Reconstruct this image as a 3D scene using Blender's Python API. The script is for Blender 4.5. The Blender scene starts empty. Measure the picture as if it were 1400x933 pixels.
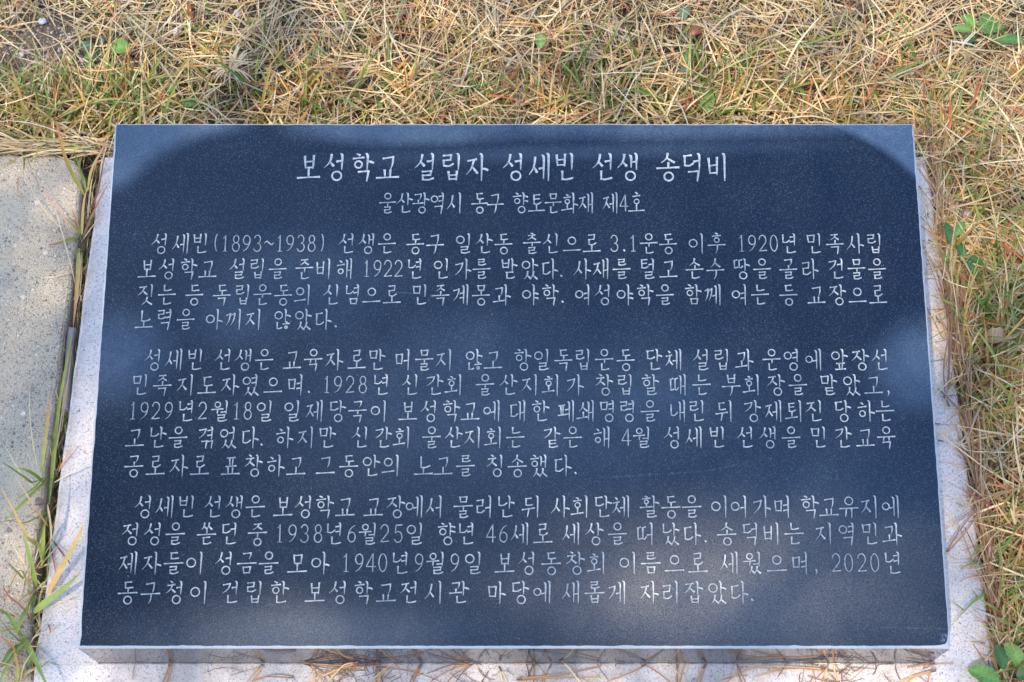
import bpy, math, random, numpy as np
from mathutils import Vector
SKY_SAT, EXPO = .96, 1.98
BLK_A, BLK_B, FLK, SHEEN_MARKS, B_ROUGH, B_SPEC = (.0025, .006, .014), (.006, .0105, .022), .32, .44, .13, .29
LET_A, LET_B = (.24, .28, .31), (.50, .53, .54)
T_BASE, T_GRASS = .17, .34
# spots where the canopy lets more sun through: picture x, y, radii in metres, share of sun, lies on the tablet's face
GAPS = [(420, 945, .06, .032, .28, 0), (1110, 958, .18, .046, .52, 0), (1000, 805, .11, .045, .55, 1), (400, 860, .08, .03, .28, 1)]
N_LEAF = 150000
# ------------------------------------------------------------------ camera, world, sun, exposure
SC = bpy.context.scene
COL = SC.collection
R = math.radians
F_PX, PITCH, CAM = 1950.0, R(66.7), Vector((-0.0022, -0.242, 1.297))
cd = bpy.data.cameras.new('camera'); cam = bpy.data.objects.new('camera', cd); COL.objects.link(cam)
cd.lens = 36.0*F_PX/1400; cd.sensor_width = 36; cd.clip_start = .01; cd.clip_end = 500
cam.location = CAM; cam.rotation_euler = (math.pi/2-PITCH, 0, 0)
SC.camera = cam
SUN_DIR = Vector((-.305, -.395, .866)).normalized()          # towards the sun
wd = bpy.data.worlds.new('World'); SC.world = wd; wd.use_nodes = True
nt = wd.node_tree; nt.nodes.clear()
sky = nt.nodes.new('ShaderNodeTexSky'); sky.sky_type = 'NISHITA'; sky.sun_disc = False
sky.sun_elevation = math.asin(SUN_DIR.z); sky.sun_rotation = math.atan2(SUN_DIR.x, SUN_DIR.y)
hs = nt.nodes.new('ShaderNodeHueSaturation'); hs.inputs['Saturation'].default_value = SKY_SAT
bg = nt.nodes.new('ShaderNodeBackground'); bg.inputs[1].default_value = .15
wo = nt.nodes.new('ShaderNodeOutputWorld')
nt.links.new(sky.outputs[0], hs.inputs['Color']); nt.links.new(hs.outputs[0], bg.inputs[0]); nt.links.new(bg.outputs[0], wo.inputs[0])
sl = bpy.data.lights.new('sun', 'SUN'); sl.energy = 3.0; sl.angle = R(.55); sl.color = (1, .82, .60)
so = bpy.data.objects.new('sun', sl); COL.objects.link(so)
so.rotation_euler = (-SUN_DIR).to_track_quat('-Z', 'Y').to_euler(); so.location = SUN_DIR*8
SC.view_settings.view_transform = 'Standard'; SC.view_settings.look = 'None'
SC.view_settings.exposure = EXPO; SC.view_settings.gamma = 1
SC.cycles.max_bounces = 5; SC.cycles.diffuse_bounces = 3; SC.cycles.glossy_bounces = 3
# ---- brush-style Hangul drawn stroke by stroke -------------------------------------------------
# a stroke is (points, widths); y up, the glyph fills the unit square
def _st(*pts, w=None):
    return (list(pts), w)
def _sc(strokes, box):
    x0, y0, x1, y1 = box
    out = []
    for p, w in strokes:
        if w == 'o':
            cx, cy, r = p[0][0], p[0][1], p[1][0]
            CX = x0+cx*(x1-x0); CY = y0+cy*(y1-y0)
            rr = r*min(x1-x0, (y1-y0)*1.12)
            out.append(([(CX, CY), (rr, rr*.98)], 'o'))
        else:
            out.append(([(x0+a*(x1-x0), y0+b*(y1-y0)) for a, b in p], w))
    return out
HZ = [1.0, .68, .75, 1.1]; VT = [1.15, .9, .8, .55]; SW = [1.15, .85, .62, .35]; TK = [.6, 1.0, 1.2]
def _h(x0, y0, x1, y1): return _st((x0, y0), (x0+(x1-x0)*.3, y0+(y1-y0)*.28), (x0+(x1-x0)*.7, y0+(y1-y0)*.72), (x1, y1), w=HZ)
def _v(x0, y0, x1, y1): return _st((x0, y0), (x0+(x1-x0)*.3, y0+(y1-y0)*.35), (x0+(x1-x0)*.7, y0+(y1-y0)*.7), (x1, y1), w=VT)
def _ring(cx, cy, r): return ([(cx, cy), (r, r)], 'o')
def cons(c, cls, final=False):
    S = []
    if c == 'g':
        if final: S = [_h(.1, .84, .88, .93), _v(.88, .95, .76, -.18)]
        elif cls == 'V': S = [_h(.12, .8, .86, .93), _st((.86, .95), (.74, .56), (.5, .27), (.08, -.02), w=SW)]
        else: S = [_h(.08, .82, .88, .94), _st((.88, .96), (.87, .6), (.82, .3), (.7, .0), w=SW)]
    elif c == 'gg':
        return _sc(cons('g', cls, final), (-.05, 0, .5, 1))+_sc(cons('g', cls, final), (.48, .02, 1.0, 1.02))
    elif c == 'n':
        S = [_v(.17, 1.0, .17, .14), _st((.14, .13), (.42, .06), (.7, .12), (1.0, .36 if cls == 'V' and not final else .24), w=[1, .8, .85, .9])]
    elif c == 'd':
        S = [_h(.12, .9, .84, .98), _v(.2, .9, .2, .12), _st((.17, .1), (.45, .04), (.7, .08), (1.0, .26 if cls == 'V' or final else .14), w=[1, .8, .85, .9])]
    elif c == 'dd':
        return _sc(cons('d', 'H'), (-.04, 0, .46, 1))+_sc(cons('d', cls), (.5, .02, 1.02, 1.02))
    elif c == 't':
        S = [_h(.14, .97, .84, 1.03), _h(.2, .54, .78, .6), _v(.18, .97, .2, .12), _st((.17, .08), (.45, .02), (.7, .06), (1.0, .24), w=[1, .8, .85, .9])]
    elif c == 'r':
        S = [_h(.12, .93, .8, .99), _v(.8, 1.0, .76, .55), _h(.16, .5, .78, .56), _v(.16, .52, .16, .1), _st((.14, .07), (.45, .01), (.7, .05), (1.0, .22), w=[1, .8, .85, .9])]
    elif c == 'm':
        S = [_v(.12, .94, .2, .1), _h(.14, .86, .86, .93), _v(.88, .96, .8, .06), _h(.2, .12, .82, .13)]
    elif c == 'b':
        S = [_v(.12, 1.0, .2, .06), _v(.86, 1.06, .81, .02), _h(.18, .55, .82, .6), _h(.2, .1, .82, .12)]
    elif c == 'p':
        S = [_h(.1, .9, .9, .97), _v(.34, .9, .4, .12), _v(.68, .92, .62, .14), _h(.0, .06, 1.0, .14)]
    elif c == 's':
        if cls == 'V' and not final: S = [_st((.6, 1.08), (.52, .66), (.32, .32), (-.06, .0), w=SW), _st((.42, .52), (.58, .36), (.78, .16), w=TK)]
        else: S = [_st((.5, 1.08), (.44, .66), (.28, .34), (.0, .04), w=SW), _st((.42, .6), (.66, .34), (.98, .08), w=TK)]
    elif c == 'ss':
        return _sc(cons('s', 'H', final), (-.06, 0, .52, 1))+_sc(cons('s', 'H', final), (.42, .0, 1.06, 1.0))
    elif c == 'j':
        S = [_h(.1, .84, .84, .95), _st((.62, .92), (.5, .58), (.3, .28), (-.04, .0), w=SW), _st((.46, .52), (.64, .34), (.92, .1), w=TK)]
    elif c == 'ch':
        S = [_st((.36, 1.16), (.48, 1.12), (.6, 1.02), w=TK), _h(.1, .74, .86, .84), _st((.6, .8), (.5, .52), (.3, .24), (-.04, .0), w=SW), _st((.46, .46), (.64, .3), (.92, .08), w=TK)]
    elif c == 'ng':
        S = [_ring(.5, .48, .46)]
    elif c == 'h':
        S = [_st((.34, 1.12), (.46, 1.09), (.6, 1.0), w=TK), _h(.06, .74, .94, .84), _ring(.5, .27, .31)]
    elif c == 'nh':
        return _sc(cons('n', 'H', True), (-.04, 0, .46, 1))+_sc(cons('h', 'H'), (.5, .0, 1.1, 1.0))
    return S
def stem(x, top, bot):            # the tall vertical stroke with its small head
    return _st((x-.085, top-.015), (x-.02, top-.05), (x+.006, top-.14), (x, (top+bot)/2), (x-.012, bot), w=[.55, 1.15, 1.1, .88, .5])
def vow(v, y0, fin):
    # returns strokes in glyph coordinates; y0 = bottom of tall stems
    m = (1.0+y0)/2-(.0 if fin else .06)
    if v == 'a': return [stem(.72, 1.02, y0), _st((.74, m), (.86, m-.01), (.99, m-.05), w=[.8, 1.1, 1.1])]
    if v == 'ya': return [stem(.72, 1.02, y0), _st((.74, m+.13), (.86, m+.13), (.97, m+.1), w=[.8, 1.1, 1.1]), _st((.74, m-.09), (.86, m-.1), (.98, m-.13), w=[.8, 1.1, 1.1])]
    if v == 'eo': return [stem(.82, 1.02, y0), _st((.58, m), (.7, m+.02), (.82, m+.03), w=[1.1, .8, .9])]
    if v == 'yeo': return [stem(.82, 1.02, y0), _st((.58, m+.12), (.7, m+.14), (.82, m+.15), w=[1.1, .8, .9]), _st((.58, m-.12), (.7, m-.1), (.82, m-.08), w=[1.1, .8, .9])]
    if v == 'i': return [stem(.82, 1.02, y0)]
    if v == 'ae': return [stem(.64, .96, y0+.08), stem(.88, 1.03, y0), _h(.65, m-.02, .87, m)]
    if v == 'e': return [stem(.68, .96, y0+.08), stem(.9, 1.03, y0), _st((.48, m), (.58, m+.02), (.67, m+.03), w=[1.1, .8, .9])]
    if v == 'ye': return [stem(.68, .96, y0+.08), stem(.9, 1.03, y0), _st((.48, m+.12), (.58, m+.14), (.67, m+.15), w=[1.1, .8, .9]), _st((.48, m-.1), (.58, m-.08), (.67, m-.07), w=[1.1, .8, .9])]
HV = {'o', 'yo', 'u', 'yu', 'eu'}
VV = {'a', 'ya', 'eo', 'yeo', 'i', 'ae', 'e', 'ye'}
CV = {'wa': ('o', 'a'), 'oe': ('o', 'i'), 'wae': ('o', 'ae'), 'wo': ('u', 'eo'), 'wi': ('u', 'i'), 'ui': ('eu', 'i')}
INI = ['g', 'gg', 'n', 'd', 'dd', 'r', 'm', 'b', 'bb', 's', 'ss', 'ng', 'j', 'jj', 'ch', 'k', 't', 'p', 'h']
MED = ['a', 'ae', 'ya', 'yae', 'eo', 'e', 'yeo', 'ye', 'o', 'wa', 'wae', 'oe', 'yo', 'u', 'wo', 'we', 'wi', 'yu', 'eu', 'ui', 'i']
FIN = ['', 'g', 'gg', 'gs', 'n', 'nj', 'nh', 'd', 'r', 'rg', 'rm', 'rb', 'rs', 'rt', 'rp', 'rh', 'm', 'b', 'bs', 's', 'ss', 'ng', 'j', 'ch', 'k', 't', 'p', 'h']
def syllable(ch):
    k = ord(ch)-0xAC00
    c, v, f = INI[k//588], MED[(k % 588)//28], FIN[k % 28]
    S = []
    if v in VV:
        two = v in ('ae', 'e', 'ye')
        r = .50 if two else .56
        if v in ('eo', 'yeo', 'e', 'ye'): r -= .04
        if f:
            box = (.06, .52, r+.02, .95); y0 = .40
            if c in ('g', 's', 'ss', 'j', 'ch', 'h', 'gg'): box = (.04, .46, r+.02, .93)
            if c == 'ng': box = (.06, .48, r-.02, .92)
            fb = (.28, .0, .86, .34)
            if f == 'ng': fb = (.32, -.04, .86, .37)
            if f == 'g': fb = (.26, .02, .84, .36)
            if f == 'nh': fb = (.2, .0, .9, .34)
            if f == 'gg': fb = (.26, .02, .9, .34)
            if f == 'ss': fb = (.24, -.04, .92, .33)
            if f == 's': fb = (.28, -.02, .86, .34)
            if f in ('b', 'm'): fb = (.3, .0, .82, .32)
            S += _sc(cons(c, 'V'), box) + vow(v, y0, True) + _sc(cons(f, 'V', True), fb)
        else:
            box = (.06, .24, r, .8)
            if c in ('s', 'j', 'g', 'ch', 'gg', 'h', 'r', 'd', 'b', 'dd'): box = (.04, .2, r, .82)
            if c == 'ng': box = (.04, .26, r-.02, .78)
            S += _sc(cons(c, 'V'), box) + vow(v, -.02, False)
    elif v in HV:
        if f:
            box = (.26, .68, .76, .98)
            if c == 'ng': box = (.3, .66, .72, 1.03)
            if c == 'h': box = (.26, .62, .76, .98)
            if c == 's': box = (.2, .64, .8, .98)
            yb = {'o': .46, 'yo': .46, 'eu': .5, 'u': .54, 'yu': .54}[v]
            if c in ('r', 'ng', 'm', 'g', 'd') and v in ('eu', 'u', 'yu'): yb -= .02
            fb = (.26, .0, .76, .34) if v not in ('u', 'yu') else (.26, -.02, .76, .3)
            if f == 'ng': fb = (.3, -.06, .74, .34) if v not in ('u', 'yu') else (.3, -.07, .74, .3)
            if f == 'g': fb = (.24, .02, .76, .36) if v not in ('u', 'yu') else (.24, .0, .76, .3)
            S += _sc(cons(c, 'H'), box) + [_h(.0, yb-.02, 1.0, yb+.02)]
            if v == 'o': S.append(_v(.52, .66, .51, yb))
            if v == 'yo': S += [_v(.38, .62, .39, yb), _v(.62, .62, .61, yb)]
            if v == 'u': S.append(_v(.52, yb, .51, .34))
            if v == 'yu': S += [_v(.36, yb, .33, .34), _v(.64, yb, .64, .34)]
            S += _sc(cons(f, 'H', True), fb)
        else:
            if v in ('o', 'yo'):
                box = (.24, .42, .8, .9); yb = .1
                if c in ('r', 'ng', 'h'): box = (.26, .42, .76, .96)
                if c == 'n': box = (.26, .36, .86, .92)
                S += _sc(cons(c, 'H'), box) + [_h(.0, yb-.02, 1.0, yb+.02)]
                if v == 'o': S.append(_v(.5, .42, .5, yb))
                else: S += [_v(.36, .38, .38, yb), _v(.62, .38, .61, yb)]
            elif v in ('u', 'yu'):
                box = (.24, .56, .78, .98); yb = .42
                if c == 'g': box = (.22, .44, .74, .96)
                if c == 'ng': box = (.28, .54, .74, 1.0)
                S += _sc(cons(c, 'H'), box) + [_h(.0, yb-.02, 1.0, yb+.02)]
                if v == 'u': S.append(_st((.54, yb), (.54, .26), (.5, .1), (.42, -.02), w=SW))
                else: S += [_v(.36, yb, .3, .04), _v(.64, yb, .63, -.02)]
            else:
                box = (.24, .42, .78, .92)
                if c == 'ng': box = (.27, .4, .75, .9)
                S += _sc(cons(c, 'H'), box) + [_h(.0, .13, 1.0, .17)]
    elif v in CV:
        a, b = CV[v]
        if f:
            box = (.08, .66, .54, .96)
            if c in ('h',): box = (.08, .64, .54, .94)
            S += _sc(cons(c, 'H'), box)
            y = {'o': .47, 'u': .58, 'eu': .5}[a]
            S.append(_h(-.02, y-.02, .62, y+.02))
            if a == 'o': S.append(_v(.31, .64, .31, y))
            if a == 'u': S.append(_v(.33, y, .3, .38))
            S += vow(b, .36, True)[:1]
            if b == 'a': S.append(_st((.74, .7), (.86, .69), (.99, .65), w=[.8, 1.1, 1.1]))
            if b == 'eo': S.append(_h(.52, .44, .8, .46))
            fb = (.28, .0, .84, .31)
            if f == 'ng': fb = (.32, -.05, .8, .34)
            S += _sc(cons(f, 'V', True), fb)
        else:
            box = (.1, .46, .56, .86)
            if c == 'ng': box = (.08, .46, .54, .88)
            if a == 'u' : box = (.1, .54, .54, .9)
            S += _sc(cons(c, 'H'), box)
            y = {'o': .16, 'u': .38, 'eu': .2}[a]
            x1 = .64 if b != 'ae' else .56
            S.append(_h(-.02, y-.03, x1, y+.05))
            if a == 'o': S.append(_v(.33, .44, .33, y))
            if a == 'u': S.append(_v(.34, y, .26, .02))
            S += vow(b, -.02, False)
    return S
def _arc(cx, cy, rx, ry, a0, a1, n=8):
    import math
    return [(cx+rx*math.cos(math.radians(a0+(a1-a0)*i/n)), cy+ry*math.sin(math.radians(a0+(a1-a0)*i/n))) for i in range(n+1)]
def latin(ch):
    w = lambda n: [.72]*n
    S = {
        '1': [_st((.3, .82), (.45, .88), (.54, 1.0), w=[.45, .7, .7]), _st((.54, 1.0), (.54, .02), w=[.85, .85]), _st((.32, .0), (.76, .0), w=[.55, .55])],
        '2': [_st((.14, .76), *_arc(.48, .7, .36, .3, 150, -30, 8), (.5, .3), (.12, .02), w=None), _st((.12, .02), (.5, .03), (.9, .06), w=[.9, .8, .9])],
        '3': [_st(*_arc(.45, .74, .32, .26, 160, -80, 8), w=None), _st(*_arc(.45, .25, .38, .26, 85, -160, 9), w=None)],
        '4': [_st((.68, 1.0), (.06, .3), w=[.7, .7]), _st((.06, .28), (.96, .28), w=[.75, .75]), _st((.68, 1.0), (.68, .0), w=[.85, .85])],
        '5': [_st((.24, .96), (.86, .99), w=[.8, .8]), _st((.24, .96), (.2, .54), w=[.7, .7]), _st((.2, .54), *_arc(.46, .3, .38, .31, 100, -155, 9), w=None)],
        '6': [_st((.82, .96), (.5, .84), (.24, .58), (.14, .32), w=[.5, .7, .8, .8]), ([(.5, .29), (.35, .28)], 'o')],
        '8': [([(.5, .76), (.28, .235)], 'o'), ([(.5, .26), (.36, .27)], 'o')],
        '9': [([(.5, .7), (.35, .285)], 'o'), _st((.85, .7), (.78, .42), (.5, .14), (.2, .02), w=[.8, .8, .7, .5])],
        '0': [([(.5, .5), (.37, .5)], 'o')],
        '(': [_st(*_arc(1.0, .5, .62, .62, 130, 230, 8), w=None)],
        ')': [_st(*_arc(.0, .5, .62, .62, 50, -50, 8), w=None)],
        '~': [_st((.0, .5), (.25, .62), (.5, .52), (.75, .42), (1.0, .54), w=[.5, 1.0, 1.0, 1.0, .5])],
        '.': [_st((.44, .08), (.56, .02), w=[1.3, 1.3])],
        ',': [_st((.48, .1), (.56, .0), (.44, -.18), w=[1.5, 1.2, .4])],
    }[ch]
    return S
def smooth(pts, n=4):
    if len(pts) < 3: 
        return pts, [i for i in range(len(pts))]
    P = [pts[0]]+list(pts)+[pts[-1]]; out = []; t_ = []
    for i in range(1, len(P)-2):
        for k in range(n):
            t = k/n; p0, p1, p2, p3 = P[i-1:i+3]
            out.append(tuple(.5*((2*b)+(-a+c)*t+(2*a-5*b+4*c-d)*t*t+(-a+3*b-3*c+d)*t**3) for a, b, c, d in zip(p0, p1, p2, p3))); t_.append(i-1+t)
    out.append(pts[-1]); t_.append(len(pts)-1)
    return out, t_
# ------------------------------------------------------------------ geometry helpers
TILT = R(9.5); SL = .482; SW_ = .375; HF = .069; YB = SL*math.cos(TILT); HB = HF+SL*math.sin(TILT)
BW = .4328                       # half width of the granite base
CP, SP = math.cos(PITCH), math.sin(PITCH)
def ray(px, py):
    u = (px-700)/F_PX; v = (466.5-py)/F_PX
    return Vector((u, CP+v*SP, -SP+v*CP))
def on_plane(px, py, z=0.0):
    d = ray(px, py); t = (z-CAM.z)/d.z
    return CAM+d*t
def on_slab(px, py):             # a spot on the tablet's sloping face
    n = Vector((0, -math.sin(TILT), math.cos(TILT))); o = Vector((0, 0, HF)); d = ray(px, py)
    return CAM+d*((o-CAM).dot(n)/d.dot(n))
def tag(o, label=None, cat=None, group=None, kind=None):
    if label: o['label'] = label
    if cat: o['category'] = cat
    if group: o['group'] = group
    if kind: o['kind'] = kind
    return o
def mesh(name, V, Fc, mat, parent=None, cols=None, smooth=False):
    me = bpy.data.meshes.new(name)
    V = np.asarray(V, np.float32)
    if isinstance(Fc, np.ndarray):
        n, k = Fc.shape
        me.vertices.add(len(V)); me.vertices.foreach_set('co', V.ravel())
        me.loops.add(n*k); me.loops.foreach_set('vertex_index', Fc.astype(np.int32).ravel())
        me.polygons.add(n); me.polygons.foreach_set('loop_start', np.arange(0, n*k, k, dtype=np.int32))
        me.update(calc_edges=True)
    else:
        me.from_pydata([tuple(map(float, v)) for v in V], [], Fc)
    if cols is not None:
        a = me.color_attributes.new('tint', 'FLOAT_COLOR', 'POINT'); c = np.ones((len(V), 4), np.float32); c[:, :3] = cols
        a.data.foreach_set('color', c.ravel())
    if smooth: me.polygons.foreach_set('use_smooth', [True]*len(me.polygons))
    for m in (mat if isinstance(mat, (list, tuple)) else [mat]): me.materials.append(m)
    o = bpy.data.objects.new(name, me); COL.objects.link(o)
    if parent: o.parent = parent
    return o
def empty(name, loc, label, cat, group=None):
    o = bpy.data.objects.new(name, None); o.empty_display_size = .02; o.location = loc; COL.objects.link(o)
    return tag(o, label, cat, group)
def strips(P, W, side, cols, fold=0.0, up=None):
    """P (n,k,3) centre lines, W (n,k) half widths, side (n,k,3) unit; -> V, F, C with three points across when folded."""
    n, k, _ = P.shape
    if fold:
        rows = np.stack([P-side*W[..., None]+up*(W*fold)[..., None], P, P+side*W[..., None]+up*(W*fold)[..., None]], 2); m = 3
    else:
        rows = np.stack([P-side*W[..., None], P+side*W[..., None]], 2); m = 2
    V = rows.reshape(-1, 3)
    idx = np.arange(n*k*m).reshape(n, k, m)
    F = np.concatenate([np.stack([idx[:, :-1, j], idx[:, :-1, j+1], idx[:, 1:, j+1], idx[:, 1:, j]], -1).reshape(-1, 4) for j in range(m-1)])
    C = np.repeat(cols[:, :, None, :], m, 2).reshape(-1, 3)
    return V, F, C
# ------------------------------------------------------------------ materials
class NM:
    def __init__(s, name):
        s.m = bpy.data.materials.new(name); s.m.use_nodes = True; s.t = s.m.node_tree; s.N = s.t.nodes
        s.b = s.N['Principled BSDF']; s.co = s.N.new('ShaderNodeTexCoord').outputs['Object']
    def L(s, a, b): s.t.links.new(a, b)
    def set(s, n, k, v):
        i = n.inputs[k]
        if hasattr(v, 'is_linked') or isinstance(v, bpy.types.NodeSocket): s.L(v, i)
        else: i.default_value = v
    def noise(s, sc, det=3, rough=.55, co=None, dist=0):
        n = s.N.new('ShaderNodeTexNoise'); s.set(n, 'Vector', co or s.co); s.set(n, 'Scale', sc); s.set(n, 'Detail', det); s.set(n, 'Roughness', rough); s.set(n, 'Distortion', dist)
        return n.outputs[0]
    def vor(s, sc, feat='F1', out=0, co=None, rnd=1.0):
        n = s.N.new('ShaderNodeTexVoronoi'); n.feature = feat; s.set(n, 'Vector', co or s.co); s.set(n, 'Scale', sc); s.set(n, 'Randomness', rnd)
        return n.outputs[out]
    def ramp(s, f, stops):
        n = s.N.new('ShaderNodeValToRGB'); s.L(f, n.inputs[0]); e = n.color_ramp.elements
        while len(e) < len(stops): e.new(.5)
        for q, (p, c) in zip(e, stops):
            q.position = p; q.color = (*c, 1) if isinstance(c, tuple) else (c, c, c, 1)
        return n.outputs[0]
    def mr(s, f, a, b, c=0.0, d=1.0, smooth=False):
        n = s.N.new('ShaderNodeMapRange'); n.interpolation_type = 'SMOOTHSTEP' if smooth else 'LINEAR'
        for i, v in enumerate((f, a, b, c, d)): s.set(n, i, v)
        return n.outputs[0]
    def math(s, op, a, b=0.0, clamp=False):
        n = s.N.new('ShaderNodeMath'); n.operation = op; n.use_clamp = clamp; s.set(n, 0, a); s.set(n, 1, b); return n.outputs[0]
    def mix(s, f, a, b, mode='MIX'):
        n = s.N.new('ShaderNodeMix'); n.data_type = 'RGBA'; n.blend_type = mode
        s.set(n, 0, f)
        for i, v in ((6, a), (7, b)):
            if isinstance(v, tuple): n.inputs[i].default_value = (*v, 1)
            else: s.L(v, n.inputs[i])
        return n.outputs[2]
    def bump(s, h, st, d=.001):
        n = s.N.new('ShaderNodeBump'); s.set(n, 'Height', h); n.inputs['Strength'].default_value = st; n.inputs['Distance'].default_value = d
        return n.outputs[0]
    def out(s, col, rough, nrm=None, ior=1.5, spec=.5):
        s.set(s.b, 'Base Color', (*col, 1) if isinstance(col, tuple) else col); s.set(s.b, 'Roughness', rough); s.b.inputs['IOR'].default_value = ior
        s.b.inputs['Specular IOR Level'].default_value = spec
        if nrm is not None: s.L(nrm, s.b.inputs['Normal'])
        return s.m
    def blob(s, x, y, rx, ry, soft=.5, wob=0.0, ang=0.0):
        """1 inside an ellipse lying on the face, fading over 'soft' of its radius."""
        mp = s.N.new('ShaderNodeMapping'); mp.vector_type = 'TEXTURE'
        mp.inputs['Location'].default_value = (x, y, 0); mp.inputs['Rotation'].default_value = (0, 0, ang); mp.inputs['Scale'].default_value = (rx, ry, 1000)
        s.L(s.co, mp.inputs[0])
        ln = s.N.new('ShaderNodeVectorMath'); ln.operation = 'LENGTH'; s.L(mp.outputs[0], ln.inputs[0]); d = ln.outputs['Value']
        if wob: d = s.math('ADD', d, s.math('MULTIPLY', s.math('SUBTRACT', s.noise(14, 3), .5), wob))
        return s.mr(d, 1-soft, 1+soft, 1.0, 0.0, True)

def m_black():
    n = NM('honed_black_granite')
    g1 = n.vor(1300, out=1); sep = n.N.new('ShaderNodeSeparateColor'); n.L(g1, sep.inputs[0])
    fl = n.math('MULTIPLY', n.math('GREATER_THAN', sep.outputs[0], .84), n.mr(n.vor(1300), .25, .55, 1, 0))
    big = n.math('MULTIPLY', n.mr(n.noise(800, 3, .7), .58, .72), .8)
    flk = n.math('MAXIMUM', fl, big)
    base = n.mix(n.noise(700, 3, .7), BLK_A, BLK_B)
    base = n.mix(n.math('MULTIPLY', flk, FLK), base, (.14, .20, .28))
    # cloudy reflected sheen, painted into the face colour as pale bluish patches
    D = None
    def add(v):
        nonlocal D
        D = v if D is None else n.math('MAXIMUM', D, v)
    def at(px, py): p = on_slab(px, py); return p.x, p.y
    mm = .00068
    # reflection arcs: the corners are painted paler outside a big ellipse
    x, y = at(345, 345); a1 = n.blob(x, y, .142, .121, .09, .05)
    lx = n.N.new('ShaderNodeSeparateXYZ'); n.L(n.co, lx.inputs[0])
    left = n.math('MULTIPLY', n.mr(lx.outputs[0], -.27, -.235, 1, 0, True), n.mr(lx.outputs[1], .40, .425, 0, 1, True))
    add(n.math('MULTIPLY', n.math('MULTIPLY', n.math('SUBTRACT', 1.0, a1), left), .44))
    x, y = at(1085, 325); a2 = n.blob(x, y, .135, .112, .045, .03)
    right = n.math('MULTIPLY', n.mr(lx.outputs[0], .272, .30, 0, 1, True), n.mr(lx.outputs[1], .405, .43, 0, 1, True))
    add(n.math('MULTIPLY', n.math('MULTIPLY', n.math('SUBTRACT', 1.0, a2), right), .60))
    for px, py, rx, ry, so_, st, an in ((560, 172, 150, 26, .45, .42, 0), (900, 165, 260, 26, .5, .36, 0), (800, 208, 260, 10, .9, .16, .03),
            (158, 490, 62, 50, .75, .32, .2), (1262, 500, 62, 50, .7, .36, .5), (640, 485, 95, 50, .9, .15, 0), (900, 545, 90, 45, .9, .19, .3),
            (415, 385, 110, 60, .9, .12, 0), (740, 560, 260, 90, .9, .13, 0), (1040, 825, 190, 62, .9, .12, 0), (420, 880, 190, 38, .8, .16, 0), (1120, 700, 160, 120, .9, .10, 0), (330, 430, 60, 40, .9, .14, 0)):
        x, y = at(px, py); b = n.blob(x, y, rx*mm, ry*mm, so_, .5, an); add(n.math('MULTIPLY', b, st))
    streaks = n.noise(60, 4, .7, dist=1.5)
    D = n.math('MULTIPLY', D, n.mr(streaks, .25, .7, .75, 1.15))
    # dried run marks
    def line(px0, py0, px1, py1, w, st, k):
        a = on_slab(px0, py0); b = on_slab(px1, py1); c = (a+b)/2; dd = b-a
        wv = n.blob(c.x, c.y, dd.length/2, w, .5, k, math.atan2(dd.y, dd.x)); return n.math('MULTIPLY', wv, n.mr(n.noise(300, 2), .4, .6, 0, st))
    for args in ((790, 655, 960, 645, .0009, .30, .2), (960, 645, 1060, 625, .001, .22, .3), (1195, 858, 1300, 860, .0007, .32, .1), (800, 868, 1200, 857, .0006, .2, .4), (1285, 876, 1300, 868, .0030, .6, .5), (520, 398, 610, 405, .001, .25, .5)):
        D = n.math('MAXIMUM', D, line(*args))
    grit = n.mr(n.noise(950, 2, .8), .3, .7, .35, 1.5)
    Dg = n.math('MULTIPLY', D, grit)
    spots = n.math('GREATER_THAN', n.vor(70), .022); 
    col = n.mix(n.math('MULTIPLY', Dg, SHEEN_MARKS, True), base, (.20, .31, .46))
    x, y = at(990, 800); glow = n.math('MULTIPLY', n.blob(x, y, .14, .052, .95, .5, 0), n.mr(n.noise(900, 2, .8), .35, .68, .03, .27)); x, y = at(400, 868); glow2 = n.math('MULTIPLY', n.blob(x, y, .09, .028, .95, .5, 0), n.mr(n.noise(900, 2, .8), .35, .68, .02, .15))
    col = n.mix(n.math('MAXIMUM', glow, glow2), col, (.44, .37, .28))  # warm sun glow painted into the face colour at two spots
    col = n.mix(n.math('SUBTRACT', 1.0, spots), col, (.30, .27, .22))
    rough = n.mr(D, 0, 1, B_ROUGH, B_ROUGH+.3)
    rough = n.math('ADD', rough, n.math('MULTIPLY', n.noise(800, 2), .12))
    n.b.inputs['Specular Tint'].default_value = (.62, .82, 1, 1)
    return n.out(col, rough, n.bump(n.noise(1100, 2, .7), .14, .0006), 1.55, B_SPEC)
def m_face():
    n = NM('polished_black_granite_side')
    base = n.mix(n.noise(500, 3, .7), (.012, .014, .018), (.03, .033, .04))
    base = n.mix(n.math('GREATER_THAN', n.noise(700, 2), .66), base, (.10, .11, .12))
    return n.out(base, .04, n.bump(n.noise(30, 2), .01, .001), 1.55, .5)
def m_chamfer():
    n = NM('sawn_granite_edge')
    c = n.mix(n.noise(900, 3, .8), (.16, .18, .20), (.42, .44, .46))
    return n.out(c, .7, n.bump(n.noise(900, 2), .5, .0005))
def m_letter():
    n = NM('white_filled_engraving')
    c = n.mix(n.mr(n.noise(260, 3, .7), .35, .7), LET_A, LET_B)
    c = n.mix(n.mr(n.noise(45, 4, .7), .5, .72, 0, .42), c, (.20, .215, .22))
    c = n.mix(n.mr(n.noise(900, 3, .7), .50, .66, 0, .7), c, (.10, .12, .15))
    return n.out(c, .8, n.bump(n.noise(1400, 2), .4, .0004))
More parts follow.
